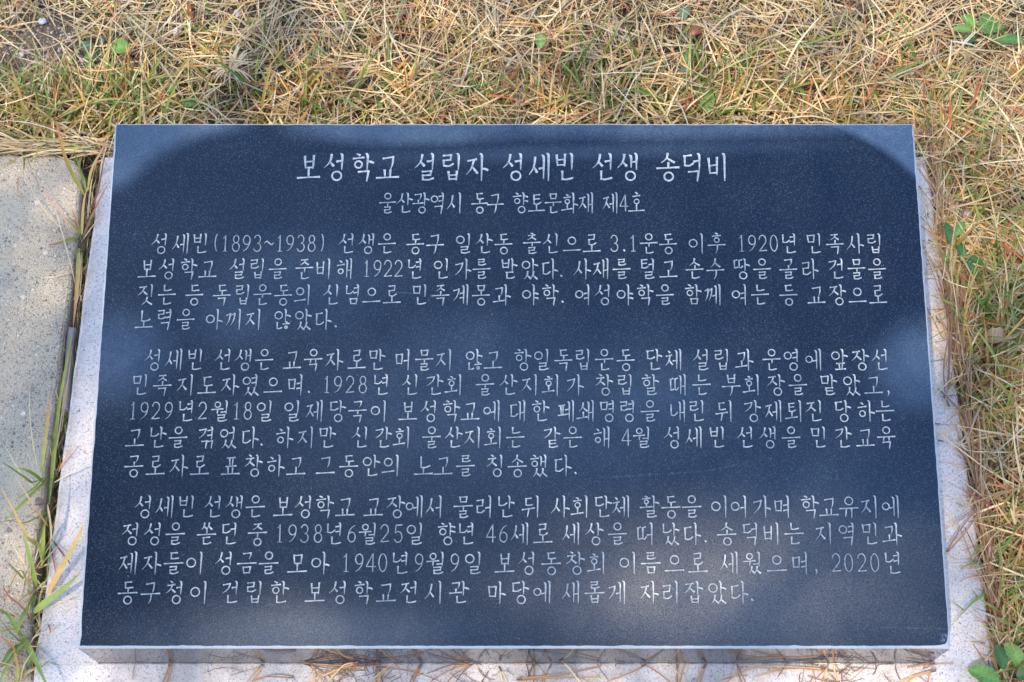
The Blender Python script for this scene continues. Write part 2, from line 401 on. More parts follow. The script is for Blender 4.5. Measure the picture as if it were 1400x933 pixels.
def m_granite():
    n = NM('bush_hammered_pale_granite')
    c = n.mix(n.noise(330, 3, .6), (.46, .425, .405), (.67, .625, .595))
    c = n.mix(n.mr(n.noise(130, 2), .5, .68), c, (.60, .51, .48))
    c = n.mix(n.mr(n.noise(520, 2, .6), .60, .66), c, (.30, .295, .31))
    dark = n.math('MULTIPLY', n.math('MULTIPLY', n.mr(n.noise(380, 2, .5, dist=.6), .65, .69), n.mr(n.noise(900, 1), .35, .5)), .95)
    c = n.mix(dark, c, (.07, .07, .08))
    c = n.mix(n.mr(n.noise(9, 4, .6), .5, .75, 0, .35), c, (.45, .40, .34))
    fl = n.math('MULTIPLY', n.mr(n.noise(560, 1, .5, dist=1.2), .585, .64), .8); c = n.mix(fl, c, (.26, .25, .27))
    # splashed soil and rain stains, strongest against the turf, the joint and the tablet's foot
    sx = n.N.new('ShaderNodeSeparateXYZ'); n.L(n.co, sx.inputs[0]); ax = n.math('ABSOLUTE', sx.outputs[0])
    e = n.math('MAXIMUM', n.mr(ax, BW-.016, BW, 0, 1), n.math('MULTIPLY', n.mr(ax, SW_+.006, SW_, 0, 1), .6))
    e = n.math('MAXIMUM', e, n.math('MULTIPLY', n.mr(n.math('ABSOLUTE', sx.outputs[1]), .007, .0, 0, 1), .7))
    st = n.math('MULTIPLY', e, n.mr(n.noise(38, 5, .7), .38, .66, 0, .75)); c = n.mix(st, c, (.22, .18, .14))
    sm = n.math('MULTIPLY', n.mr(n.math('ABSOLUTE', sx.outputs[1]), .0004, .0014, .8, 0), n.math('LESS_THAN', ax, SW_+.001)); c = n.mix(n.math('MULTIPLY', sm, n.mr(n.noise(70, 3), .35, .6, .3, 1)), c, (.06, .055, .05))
    c = n.mix(n.mr(n.noise(24, 5, .65), .52, .72, 0, .30), c, (.36, .33, .29))
    h = n.math('ADD', n.noise(420, 3, .7), n.math('MULTIPLY', n.noise(90, 2), .6))
    return n.out(c, .85, n.bump(h, .55, .0009))
def m_concrete():
    n = NM('weathered_aggregate_concrete')
    c = n.mix(n.noise(40, 5, .65), (.27, .22, .155), (.46, .385, .28))
    c = n.mix(n.mr(n.noise(7, 4), .4, .65), c, (.385, .33, .24))
    worn = n.mr(n.noise(9, 4, .6), .36, .54, .25, 1)
    h = n.noise(260, 3, .7)
    for sc, keep, k in ((760, .30, .75), (430, .45, .8), (240, .74, .75), (120, .93, .8)):
        ag = n.vor(sc, out=1); sep = n.N.new('ShaderNodeSeparateColor'); n.L(ag, sep.inputs[0])
        m = n.math('MULTIPLY', n.math('MULTIPLY', n.mr(n.vor(sc), .28, .42, 1, 0), n.math('GREATER_THAN', sep.outputs[1], keep)), worn)
        pk = n.ramp(sep.outputs[0], [(0, (.07, .07, .085)), (.2, (.15, .145, .14)), (.38, (.30, .25, .18)), (.6, (.52, .43, .30)), (.8, (.66, .62, .53)), (1, (.56, .38, .22))])
        c = n.mix(n.math('MULTIPLY', m, k), c, pk); h = n.math('ADD', h, n.math('MULTIPLY', m, .9))
    ck = n.mr(n.vor(62, 'DISTANCE_TO_EDGE'), .0, .05, 1, 0)
    ckm = n.math('MULTIPLY', ck, n.mr(n.noise(9, 2), .42, .55, 0, .14))
    c = n.mix(ckm, c, (.2, .17, .13))
    h = n.math('SUBTRACT', h, n.math('MULTIPLY', ckm, 2.0))
    return n.out(c, .9, n.bump(h, .8, .0012))
def m_soil():
    n = NM('gritty_brown_soil')
    c = n.mix(n.noise(90, 5, .7), (.045, .033, .024), (.16, .125, .09))
    g = n.vor(260, out=1); s = n.N.new('ShaderNodeSeparateColor'); n.L(g, s.inputs[0])
    c = n.mix(n.math('MULTIPLY', n.math('GREATER_THAN', s.outputs[0], .72), n.mr(n.vor(260), .3, .5, 1, 0)), c, n.ramp(s.outputs[1], [(0, (.30, .22, .12)), (.5, (.34, .31, .27)), (1, (.5, .48, .46))]))
    return n.out(c, .95, n.bump(n.noise(140, 4, .7), .8, .003))
def m_tint(name, rough=.6, trans=.0):
    n = NM(name)
    a = n.N.new('ShaderNodeAttribute'); a.attribute_name = 'tint'
    c = n.mix(n.mr(n.noise(160, 3), .3, .75, 0, .28), a.outputs['Color'], (.25, .2, .14), 'MULTIPLY')
    n.out(c, rough)
    if trans:
        t = n.N.new('ShaderNodeBsdfTranslucent'); n.L(c, t.inputs[0]); mx = n.N.new('ShaderNodeMixShader'); mx.inputs[0].default_value = trans
        o = n.N['Material Output']; n.L(n.b.outputs[0], mx.inputs[1]); n.L(t.outputs[0], mx.inputs[2]); n.L(mx.outputs[0], o.inputs[0])
    return n.m
def m_plain(name, a, b, sc=80, rough=.8):
    n = NM(name); return n.out(n.mix(n.noise(sc, 3), a, b), rough, n.bump(n.noise(sc*3, 2), .3, .001))
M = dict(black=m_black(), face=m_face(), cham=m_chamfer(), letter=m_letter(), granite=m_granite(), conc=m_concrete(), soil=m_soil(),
         straw=m_tint('dry_straw', .55, .25), blade=m_tint('grass_blade', .5, .3), leaf=m_tint('weed_leaf', .5, .3), needle=m_tint('pine_needle_brown', .4),
         peb=m_tint('pebble_stone', .8), bark=m_plain('pine_bark', (.05, .035, .025), (.13, .09, .06), 20), crown=m_plain('pine_foliage', (.02, .04, .012), (.05, .08, .03), 30, .6),
         mortar=m_plain('grey_mortar', (.16, .15, .14), (.32, .30, .28), 150, .9))
# ------------------------------------------------------------------ ground, paving
rng = np.random.default_rng(7); rnd = random.Random(7)
def lump(x, y): return .004*np.sin(x*23+1.3)*np.sin(y*19+.4)+.003*np.sin(x*61+y*37)+.002*np.sin(x*140-y*90)
SOIL = -.030
def terrain():
    xs = np.concatenate([[-60, -20, -6, -2.5], np.linspace(-1.6, 1.6, 190), [2.5, 6, 20, 60]])
    ys = np.concatenate([[-60, -20, -6, -2.5], np.linspace(-1.0, 1.6, 160), [2.5, 6, 20, 60]])
    X, Y = np.meshgrid(xs, ys); Z = SOIL+lump(X, Y)
    bare = np.exp(-(((X+.53)/.06)**2+((Y-.675)/.045)**2)); Z = Z+bare*.012
    k = len(xs); V = np.stack([X, Y, Z], -1).reshape(-1, 3); i = np.arange(len(V)).reshape(Y.shape)
    F = np.stack([i[:-1, :-1], i[:-1, 1:], i[1:, 1:], i[1:, :-1]], -1).reshape(-1, 4)
    return mesh('ground', V, F, M['soil'], smooth=True)
tag(terrain(), kind='structure')
def prism(name, poly, z0, z1, mat, parent=None, bev=.004, sub=False):
    """a block from an outline, with a small worn bevel round its top edge"""
    n = len(poly); c = Vector((sum(p[0] for p in poly)/n, sum(p[1] for p in poly)/n))
    V = []; F = []
    for (ins, z) in ((0, z0), (0, z1-bev), (bev*.35, z1-bev*.35), (bev, z1)):
        for i, p in enumerate(poly):
            a = Vector(poly[i-1]); b = Vector(p); d = Vector(poly[(i+1) % n])
            n1 = (b-a).normalized(); n2 = (d-b).normalized(); nn = Vector((-(n1.y+n2.y), n1.x+n2.x)).normalized()
            q = b+nn*ins; V.append((q.x, q.y, z))
    for r in range(3):
        for i in range(n): j = (i+1) % n; F.append((r*n+i, r*n+j, (r+1)*n+j, (r+1)*n+i))
    F.append(tuple(range(3*n, 4*n))); F.append(tuple(reversed(range(n))))
    return mesh(name, V, F, mat, parent)
def rough_edge(a, b, n, amp, seed):
    r = random.Random(seed); out = []
    for i in range(n):
        t = i/n; out.append((a[0]+(b[0]-a[0])*t+r.uniform(-amp, amp), a[1]+(b[1]-a[1])*t+r.uniform(-amp, amp)))
    return out
# the pale granite base under the tablet
base = prism('granite_base', rough_edge((-BW, -.056), (BW, -.056), 24, .0006, 1)+rough_edge((BW, -.056), (BW, .528), 24, .0008, 2)+rough_edge((BW, .528), (-BW, .528), 24, .0006, 3)+rough_edge((-BW, .528), (-BW, -.056), 24, .0008, 4), -.09, 0, M['granite'], bev=.003)
tag(base, 'pale speckled granite base block under the dark inscribed tablet', 'stone base')
# the old concrete paving on the left
def P2(px, py, z=-.003): p = on_plane(px, py, z); return (p.x, p.y)
edge_px = [(44, 933), (43, 860), (48, 800), (50, 745), (60, 690), (64, 640), (72, 590), (78, 540), (84, 505), (86, 470), (93, 430), (100, 380), (104, 340), (108, 300), (110, 260), (113, 236), (104, 222)]
edge = [P2(44, 1000)]
for (x0, y0), (x1, y1) in zip(edge_px[:-1], edge_px[1:]):
    for k in range(3):
        t = k/3; e = P2(x0+(x1-x0)*t+rnd.uniform(-1.2, 1.2), y0+(y1-y0)*t); edge.append(e)
edge.append(P2(100, 218))
back = [(x, .531+rnd.uniform(-.002, .002)) for x in np.linspace(edge[-1][0]-.02, -1.45, 40)]
pv = prism('paving', [(-1.45, -1.0), (edge[0][0]-.004, -1.0)]+edge+back, -.10, -.003, M['conc'], bev=.004)
tag(pv, kind='structure')
# broken mortar fillet in the joint
mo = prism('mortar_fillet', [P2(*p, -.008) for p in ((83, 560), (93, 560), (96, 520), (99, 470), (104, 447), (92, 445), (89, 470), (86, 510))], -.06, -.008, M['mortar'], bev=.003)
tag(mo, 'broken strip of grey mortar in the joint beside the concrete paving', 'mortar')
# ------------------------------------------------------------------ the tablet
tab = empty('stone_tablet', (0, 0, 0), 'dark blue-black granite tablet with white engraved Korean text on a pale base', 'memorial stone')
def tablet():
    """the wedge of stone; its arris is a narrow sawn bevel, slightly uneven, with small chips"""
    rr = random.Random(11); per = []
    def side(a, b, n):
        for i in range(n): per.append((a[0]+(b[0]-a[0])*i/n, a[1]+(b[1]-a[1])*i/n))
    A = [(-SW_, 0), (SW_, 0), (SW_, YB), (-SW_, YB)]; ns = (150, 90, 110, 90)
    for k in range(4): side(A[k], A[(k+1) % 4], ns[k])
    n = len(per); chips = {rr.randrange(n): rr.uniform(.0004, .0010) for _ in range(18)}; c1 = ns[0]
    for d_, v_ in ((-2, .0008), (-1, .0016), (0, .0024), (1, .0014)): chips[(c1+d_) % n] = v_
    V = [[], [], [], []]; F = []; mi = []
    for i, (x, y) in enumerate(per):
        c = chips.get(i, 0)+chips.get((i-1) % n, 0)*.4; ch = .0019+rr.uniform(-.00022, .00022)+c*.8
        nx = 1 if x <= -SW_+1e-6 else (-1 if x >= SW_-1e-6 else 0); ny = 1 if y <= 1e-6 else (-1 if y >= YB-1e-6 else 0)
        T = math.tan(TILT); zt = HF+T*y
        V[0].append((x, y, .0006)); V[1].append((x+nx*c*.05, y+ny*c*.05, zt-ch*1.05))
        x2, y2 = x+nx*ch*.5, y+ny*ch*.5; V[2].append((x2, y2, HF+T*y2-ch*.42-c*.1)); x3, y3 = x+nx*ch, y+ny*ch; V[3].append((x3, y3, HF+T*y3))
    VV_ = sum(V, [])
    for r in range(3):
        for i in range(n):
            j = (i+1) % n; F.append((r*n+i, r*n+j, (r+1)*n+j, (r+1)*n+i)); mi.append(1 if r == 0 else 2)
    F.append(tuple(range(3*n, 4*n))); mi.append(0); F.append(tuple(reversed(range(n)))); mi.append(1)
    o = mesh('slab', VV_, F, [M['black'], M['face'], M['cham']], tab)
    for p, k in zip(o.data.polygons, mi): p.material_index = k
tablet()
# ---- lettering
SN = Vector((0, -math.sin(TILT), math.cos(TILT))); SU = Vector((0, math.cos(TILT), math.sin(TILT)))
def letters(name, items, h_px, wide, wt, seedz):
    """items: (character, centre x, centre y) in picture units, laid on the face; each stroke a shallow V-groove band"""
    V = []; F = []; k = 0
    for ch, cx, cy in items:
        han = ord(ch) >= 0xAC00
        c = on_slab(cx, cy); a = on_slab(cx, cy-10); b = on_slab(cx, cy+10); hy = (a-b).length/20*h_px
        r_ = on_slab(cx+10, cy); W = (r_-c).length/10*wide*(1 if han else .56); H = hy if han else hy*.82
        if ch in '()': W *= .8; H *= 1.1
        if ch in '.,': W *= .8
        # baseline of digits sits a little above the bottom of the syllables
        oy = -H/2 if han else -hy*.40
        S = syllable(ch) if han else latin(ch)
        jx = rnd.uniform(-.0002, .0002)
        for p, w in S:
            if w == 'o':
                (ox, oy2), (rx, ry) = p
                if han: ry = rx*W/H
                q = [(ox+rx*math.cos(t/18*math.tau), oy2+ry*math.sin(t/18*math.tau)) for t in range(19)]; ww = [.80]*19
            else:
                q, ts = smooth(p); ww = [float(np.interp(t, range(len(p)), w)) if w else .78 for t in ts]
            q = [((u-.5)*W+jx, oy+v*H) for u, v in q]
            hw = .77*wt*hy*(1 if han else .86)
            n = len(q); base_i = len(V); k += 1; dz = .00012+(k % 9)*.00003
            for i in range(n):
                x0, y0 = q[max(i-1, 0)]; x1, y1 = q[min(i+1, n-1)]
                if w == 'o' and i in (0, n-1): x0, y0 = q[n-2]; x1, y1 = q[1]
                tx, ty = x1-x0, y1-y0; l = math.hypot(tx, ty) or 1; tx /= l; ty /= l
                hh = hw*ww[i]*rnd.uniform(.93, 1.07); ex = 0
                if w != 'o' and i == 0: ex = -hh*.55
                if w != 'o' and i == n-1: ex = hh*.45
                mx, my = q[i][0]+tx*ex, q[i][1]+ty*ex
                for s_, z in ((-1, dz+.0006), (0, dz), (1, dz+.0006)):
                    u = mx-ty*hh*s_; v = my+tx*hh*s_
                    P = c+Vector((1, 0, 0))*u+SU*v+SN*z; V.append((P.x, P.y, P.z))
                if i:
                    a_ = base_i+3*(i-1)
                    F += [(a_+1, a_, a_+3, a_+4), (a_+2, a_+1, a_+4, a_+5)]
    V = np.array(V); o = mesh(name, V, F, M['letter'], tab)
    return o
TXT = [
 (228.8, 36, 30, .050, [('보성학교', [422.6, 457.9, 496, 530]), ('설립자', [582, 617.5, 652]), ('성세빈', [702.5, 738, 772.5]), ('선생', [825, 859]), ('송덕비', [913, 946.6, 981])]),
 (278, 27, 21.5, .046, [('울산광역시', [529.9, 553, 576, 599, 622.2]), ('동구', [655.3, 677.2]), ('향토문화재', [711, 733.5, 756, 779, 801.6]), ('제4호', [834.7, 852.8, 870.1])]),
 (333.5, 26.5, 23, .046, [('성세빈(1893~1938)', [219.2, 247.5, 273.8, 295.4, 307.6, 322.7, 337.5, 352.6, 367.8, 382.2, 397, 412.1, 426.6, 441]), ('선생은', [474.2, 501.5, 528.9]), ('동구', [567.8, 594.8]), ('일산동', [634, 661.7, 688.4]), ('출신으로', [727, 754, 781.4, 808.7]), ('3.1운동', [840.5, 853.4, 865.3, 886.5, 913.5]), ('이후', [952, 979.7]), ('1920년', [1013, 1028, 1042.7, 1057.5, 1078.4]), ('민족사립', [1112.8, 1141, 1169, 1195])]),
 (368, 27, 23, .046, [('보성학교', [201.5, 229.4, 257.7, 284.4]), ('설립을', [325.3, 352, 380]), ('준비해', [416.6, 442.7, 471]), ('1922년', [500.9, 516, 530.5, 545.3, 567.5]), ('인가를', [603.8, 632.8, 658.5]), ('받았다.', [695.5, 723.5, 750.8, 767.2]), ('사재를', [795.9, 821.9, 849.9]), ('털고', [885.5, 913.8]), ('손수', [949.8, 977.8]), ('땅을', [1013.5, 1042]), ('골라', [1077.8, 1106.7]), ('건물을', [1143.3, 1170.7, 1199])]),
 (403.4, 27, 23, .046, [('짓는', [200.5, 228.2]), ('등', [265.8]), ('독립운동의', [303.8, 332, 359, 387.4, 414.4]), ('신념으로', [453.3, 482, 508.3, 536]), ('민족계몽과', [573.9, 602.2, 629.6, 657.5, 686.5]), ('야학.', [724.4, 752, 768.8]), ('여성야학을', [796.8, 824.5, 854, 881.4, 909]), ('함께', [947.3, 974.6]), ('여는', [1011, 1039]), ('등', [1077.4]), ('교장으로', [1115.4, 1145, 1171.6, 1200])]),
 (437, 27, 23, .046, [('노력을', [197.3, 225.6, 253.9]), ('아끼지', [292.5, 320.5, 346.9]), ('않았다.', [385.4, 413.8, 441, 459.4])]),
 (492.2, 28, 23.5, .045, [('성세빈', [210, 238, 267]), ('선생은', [305.7, 333.7, 361.4]), ('교육자로만', [399.4, 428.6, 457, 488, 514.7]), ('머물지', [551, 580, 608]), ('않고', [647.8, 674.4]), ('항일독립운동', [714, 740.6, 770, 797, 826, 855.4]), ('단체', [893, 921]), ('설립과', [959, 986.9, 1017.4]), ('운영에', [1055, 1082, 1112]), ('앞장선', [1147, 1175.8, 1203.7])]),
 (526.5, 27.5, 24, .045, [('민족지도자였으며.', [192, 222.3, 254.3, 283.4, 314.9, 342.9, 373.4, 404.3, 422.9]), ('1928년', [446.6, 462, 478.6, 496.5, 521.3]), ('신간회', [561.4, 594, 621.7]), ('울산지회가', [663, 695, 725, 754, 785.4]), ('창립할', [826, 854.7, 888.3]), ('때는', [927, 959]), ('부회장을', [999.4, 1028, 1060.8, 1090.4]), ('맡았고,', [1131.8, 1163.6, 1193.9, 1213.6])]),
 (562.3, 28, 24, .045, [('1929년2월18일', [182.3, 197.7, 213.7, 230.9, 255, 277, 302, 323.4, 339.4, 362.3]), ('일제당국이', [400, 430, 460.6, 489, 518]), ('보성학교에', [557.9, 587, 616.5, 642.9, 672]), ('대한', [707.5, 738.4]), ('폐쇄명령을', [774, 801.7, 830.7, 858, 888.3]), ('내린', [926, 952.7]), ('뒤', [991]), ('강제퇴진', [1028, 1056.9, 1086.4, 1113.4]), ('당하는', [1151, 1183.4, 1209.6])]),
 (598.3, 28, 24, .045, [('고난을', [185, 215, 243.7]), ('겪었다.', [282, 312, 341.4, 358]), ('하지만', [389, 418.6, 447]), ('신간회', [492.8, 523.4, 550.6]), ('울산지회는', [590, 619.8, 647, 675.4, 704.8]), ('같은', [754, 783]), ('해', [822.6]), ('4월', [856.4, 878.4]), ('성세빈', [919.5, 948.4, 980.3]), ('선생을', [1019, 1050, 1081.5]), ('민간교육', [1119, 1152, 1182.7, 1211.3])]),
 (637, 28.5, 24.5, .045, [('공로자로', [183.4, 212.9, 244.9, 273.7]), ('표창하고', [315.7, 346.3, 376.6, 405]), ('그동안의', [444.9, 476.6, 507, 535.6]), ('노고를', [579, 606, 636.6]), ('칭송했다.', [677.6, 707.5, 736.5, 768.5, 786.7])]),
 (693, 29, 25, .045, [('성세빈', [197, 225.5, 255]), ('선생은', [292, 321, 349]), ('보성학교', [387, 415.5, 443.8, 471.8]), ('교장에서', [510.4, 541, 566.3, 594.5]), ('물러난', [633.4, 662.4, 691]), ('뒤', [727]), ('사회단체', [765.6, 793.5, 823.4, 849]), ('활동을', [888.3, 917, 945.8]), ('이어가며', [983.6, 1010.9, 1041, 1069]), ('학교유지에', [1106.8, 1133, 1160, 1189, 1216.9])]),
 (730, 29, 25, .045, [('정성을', [179.5, 210, 240]), ('쏟던', [282.5, 313.8]), ('중', [352]), ('1938년6월25일', [382.5, 400, 417, 435, 457, 481, 504.4, 526, 545, 567.4]), ('향년', [610, 638]), ('46세로', [671.4, 688.5, 711, 742]), ('세상을', [780.8, 812.5, 843.7]), ('떠났다.', [882.7, 916, 945.8, 964]), ('송덕비는', [993.4, 1025.6, 1055, 1085.8]), ('지역민과', [1126.5, 1158, 1189, 1219.5])]),
 (770, 29.5, 25.5, .045, [('제자들이', [176, 208, 237.5, 267]), ('성금을', [306.8, 337.5, 367.5]), ('모아', [407, 438]), ('1940년9월9일', [473, 491, 507, 523.4, 547.3, 572.8, 597, 621.7, 647]), ('보성동창회', [689.6, 721, 753.6, 786.7, 816.6]), ('이름으로', [858.7, 889.3, 922, 954]), ('세웠으며,', [996.7, 1029.6, 1061.8, 1093.7, 1115.3]), ('2020년', [1143, 1160, 1177.8, 1195.8, 1220.5])]),
 (810, 29.5, 25.5, .045, [('동구청이', [175, 206, 239.5, 272.5]), ('건립한', [315, 348, 382]), ('보성학교전시관', [430.5, 463, 496.8, 528, 560, 593.5, 628]), ('마당에', [678, 710, 741]), ('새롭게', [780.8, 812.5, 843]), ('자리잡았다.', [887.6, 917, 948, 979.6, 1010, 1028])]),
]
for i, (cy, h, wd_, wt, words) in enumerate(TXT):
    items = [(ch, x, cy) for w, xs in words for ch, x in zip(w, xs)]
    letters(('title_lettering', 'subtitle_lettering')[i] if i < 2 else 'inscription_line', items, h, wd_, wt, i)
# ------------------------------------------------------------------ grass
def pick(pal, n, jit=.12):
    """pal: [(weight, base colour, tip colour)] -> base (n,3), tip (n,3)"""
    w = np.array([p[0] for p in pal], float); k = rng.choice(len(pal), n, p=w/w.sum())
    a = np.array([p[1] for p in pal])[k]; b = np.array([p[2] for p in pal])[k]; j = rng.uniform(1-jit*2, 1+jit, (n, 1))
    return a*j, b*j
def blades(name, xy, L, Wd, lean, bend, pal, mat, z0, k=6, zlift=0.0, label=None, kind='stuff', colpow=1.0, az=None, flat=False, kink=.25, parent=None):
    n = len(xy); az = rng.uniform(0, math.tau, n) if az is None else az
    el = rng.normal(lean[0], lean[1], n)                         # start elevation
    P = np.zeros((n, k, 3)); P[:, 0, :2] = xy; P[:, 0, 2] = z0
    e = el.copy(); a = az.copy(); step = L/(k-1); cv = rng.normal(0, kink, n); bd = rng.normal(bend[0], bend[1], n)
    for i in range(1, k):
        P[:, i, 0] = P[:, i-1, 0]+np.cos(e)*np.cos(a)*step; P[:, i, 1] = P[:, i-1, 1]+np.cos(e)*np.sin(a)*step; P[:, i, 2] = P[:, i-1, 2]+np.sin(e)*step
        e = e-bd/(k-1); a = a+cv/(k-1)+rng.normal(0, kink*.25, n)
    fl = SOIL+lump(P[..., 0], P[..., 1])+.001+rng.uniform(0, .004, (n, 1))
    P[..., 2] = np.maximum(P[..., 2], fl)
    t = np.linspace(0, 1, k)
    prof = np.clip(1.0-t**2.2*.92, .06, 1)*np.clip(.55+t*3, 0, 1)
    W = (Wd[:, None]*prof[None])/2
    T = np.gradient(P, axis=1); T /= np.linalg.norm(T, axis=2, keepdims=True)+1e-9
    up = np.array([0, 0, 1.0]); S = np.cross(T, up); S /= np.linalg.norm(S, axis=2, keepdims=True)+1e-6
    roll = rng.uniform(-.9, .9, n)[:, None, None]; N = np.cross(S, T); S2 = S*np.cos(roll)+N*np.sin(roll); N2 = np.cross(S2, T)
    ca, cb = pick(pal, n); tt = (t**colpow)[None, :, None]
    C = ca[:, None]*(1-tt)+cb[:, None]*tt
    V, F, C = strips(P, W, S2, C, .35, N2)
    o = mesh(name, V, F, mat, parent, C)
    if label: tag(o, label)
    if kind: o['kind'] = kind
    return o
TAN = [(5, (.50, .37, .21), (.66, .52, .32)), (4, (.40, .29, .17), (.56, .43, .27)), (2.4, (.62, .50, .33), (.80, .68, .47)), (1.3, (.36, .30, .24), (.50, .43, .35)), (.9, (.46, .27, .13), (.62, .33, .14)), (1.1, (.19, .13, .08), (.30, .20, .12)), (.5, (.30, .30, .10), (.56, .42, .18))]
TAN = [(w, (min(a[0]*1.30, .8), min(a[1]*1.29, .7), a[2]*1.12), (min(b[0]*1.27, .86), min(b[1]*1.25, .76), b[2]*1.10)) for w, a, b in TAN]
GRN = [(3.0, (.19, .29, .06), (.36, .38, .09)), (1.8, (.24, .28, .05), (.58, .26, .09)), (1.2, (.40, .34, .08), (.66, .30, .12)), (1.4, (.07, .17, .02), (.17, .30, .05)), (.6, (.45, .20, .07), (.60, .12, .06)), (1, (.42, .34, .10), (.66, .46, .17))]
def on_turf(x, y):
    behind = y > .535
    right = x > BW+.004+.004*np.sin(y*40)
    return behind | right
def scatter(n, x0, x1, y0, y1, f=None):
    out = np.zeros((0, 2))
    while len(out) < n:
        p = rng.uniform((x0, y0), (x1, y1), (n*2, 2)); ok = on_turf(p[:, 0], p[:, 1])
        if f is not None: ok &= rng.uniform(0, 1, len(p)) < f(p[:, 0], p[:, 1])
        out = np.concatenate([out, p[ok]])
    return out[:n]
def dens(x, y):
    bare = np.exp(-(((x+.53)/.065)**2+((y-.675)/.05)**2))*.97+np.exp(-(((x+.432)/.032)**2+((y-.655)/.02)**2))*.8+np.exp(-(((x+.147)/.03)**2+((y-.62)/.015)**2))*.3
    return np.clip(1-bare, .06, 1)*(.72+.28*np.sin(x*31+y*17)*np.sin(y*43-x*13))
OLD = [(4, (.18, .13, .08), (.27, .20, .12)), (2.5, (.12, .095, .07), (.19, .15, .11)), (1.2, (.30, .26, .21), (.40, .35, .28)), (1, (.20, .11, .06), (.30, .15, .08))]
xy = np.concatenate([scatter(9500, -.62, .66, .52, .84, dens), scatter(6000, .42, .66, -.12, .60, dens)]); n = len(xy)
blades('old_thatch', xy, rng.gamma(4, .007, n).clip(.010, .06), rng.uniform(.0010, .0026, n), (.02, .25), (.2, .5), OLD, M['straw'], SOIL+rng.uniform(0, .012, n), k=5, label='decayed brown thatch lying on the soil')
xy = np.concatenate([scatter(10500, -.62, .66, .52, .84, dens), scatter(6200, .42, .66, -.12, .60, dens)]); n = len(xy)
blades('dry_grass', xy, rng.gamma(6, .0078, n).clip(.018, .10), rng.uniform(.0011, .0024, n), (.12, .26), (.25, .45), TAN, M['straw'], SOIL+rng.uniform(.006, .034, n), label='matted tan straw of dead grass round the stone')
xo = scatter(16000, -1.6, 1.6, .50, 1.5, lambda x, y: np.where((np.abs(x) < .62) & (y < .80), 0.0, 1.0)); xo = np.concatenate([xo, scatter(7000, .6, 1.6, -1.0, .6), rng.uniform((-.48, -.85), (.62, -.11), (9000, 2))]); n = len(xo)
blades('outer_grass', xo, rng.uniform(.04, .10, n), rng.uniform(.0018, .0034, n), (.2, .35), (.4, .5), TAN, M['straw'], SOIL+rng.uniform(0, .022, n), k=4, label='dead lawn grass spreading away from the stone')
# greener, red-tipped living blades near the stone edges and on the right
def gd(x, y):
    g = np.exp(-np.abs(y-.602)/.030)*.9*(x < .46)+np.exp(-np.abs(y-.575)/.05)*(x < -.39)+np.exp(-np.abs(x-.47)/.035)*.9*(y < .56)+.07
    g = g*np.clip(dens(x, y)*1.2, 0, 1)**2
    return np.clip(g*(.55+.45*np.sin(x*47+2)*np.sin(x*19+y*23+1)), 0, 1)
xg = scatter(2500, -.62, .62, .54, .82, gd); xg2 = scatter(2100, .435, .60, -.12, .62, gd); xg = np.concatenate([xg, xg2]); n = len(xg)
blades('living_grass', xg, rng.gamma(6, .0070, n).clip(.02, .08), rng.uniform(.0018, .0038, n), (.85, .32), (.7, .5), GRN, M['blade'], SOIL+.010, label='green and red-tipped living blades among the straw', colpow=1.3)
# longer fresh blades: in the corner above the paving, along the tablet's far edge and down the far side of the base
xl = np.concatenate([scatter(170, -.60, -.375, .535, .63), scatter(130, -.37, .42, .585, .63), scatter(430, .44, .60, -.12, .60), scatter(70, -.6, .6, .62, .80, dens)]); n = len(xl)
blades('long_grass_blades', xl, rng.uniform(.035, .085, n), rng.uniform(.0024, .0044, n), (.7, .3), (.7, .45), GRN, M['blade'], SOIL+.012, k=8, label='longer green blades with orange tips near the stone edges', colpow=1.6, az=np.where(rng.uniform(0, 1, n) < .6, rng.normal(1.2, .7, n), rng.uniform(0, math.tau, n)))
# thin long red-orange runners
xt = scatter(360, -.6, .6, .55, .82, dens); xt = np.concatenate([xt, scatter(220, .435, .6, -.1, .6)]); n = len(xt)
blades('red_runner_grass', xt, rng.uniform(.03, .08, n), rng.uniform(.0009, .0018, n), (.35, .3), (.3, .4), [(2, (.50, .20, .09), (.72, .24, .12)), (2, (.55, .36, .16), (.78, .42, .20)), (1, (.34, .07, .05), (.50, .10, .08))], M['blade'], SOIL+.022, label='thin orange and dark red stems over the straw')
# fringe leaning over the paving and the base
def fringe(name, pts, azr, L, label, pal=TAN, w=(.001, .0022), lean=(.25, .2), z=-.012):
    n = len(pts); az = rng.uniform(azr[0], azr[1], n)
    blades(name, np.array(pts), rng.uniform(L[0], L[1], n), rng.uniform(w[0], w[1], n), lean, (.5, .3), pal, M['straw'], z+rng.uniform(0, .014, n), label=label, az=az)
fringe('overhanging_straw', [(rng.uniform(-.60, -.40), rng.uniform(.532, .548)) for _ in range(150)], (math.pi*.93, math.pi*1.08), (.03, .09), 'straw hanging over the back edge of the concrete paving')
fringe('edge_straw', [(BW+rng.uniform(.001, .010), rng.uniform(-.09, .55)) for _ in range(420)], (math.pi*.40, math.pi*.62), (.03, .12), 'reddish straw lying along the base edge', pal=[(3, (.33, .17, .09), (.46, .25, .13)), (2, (.46, .33, .18), (.58, .43, .26)), (1, (.20, .11, .07), (.28, .16, .1))], w=(.0010, .0018), lean=(.05, .1), z=-.008)
fringe('edge_straw', [(BW+rng.uniform(.001, .012), rng.uniform(-.09, .55)) for _ in range(150)], (math.pi*.72, math.pi*1.3), (.02, .05), 'short stems reaching from the turf onto the base', w=(.0007, .0014), lean=(.2, .2))
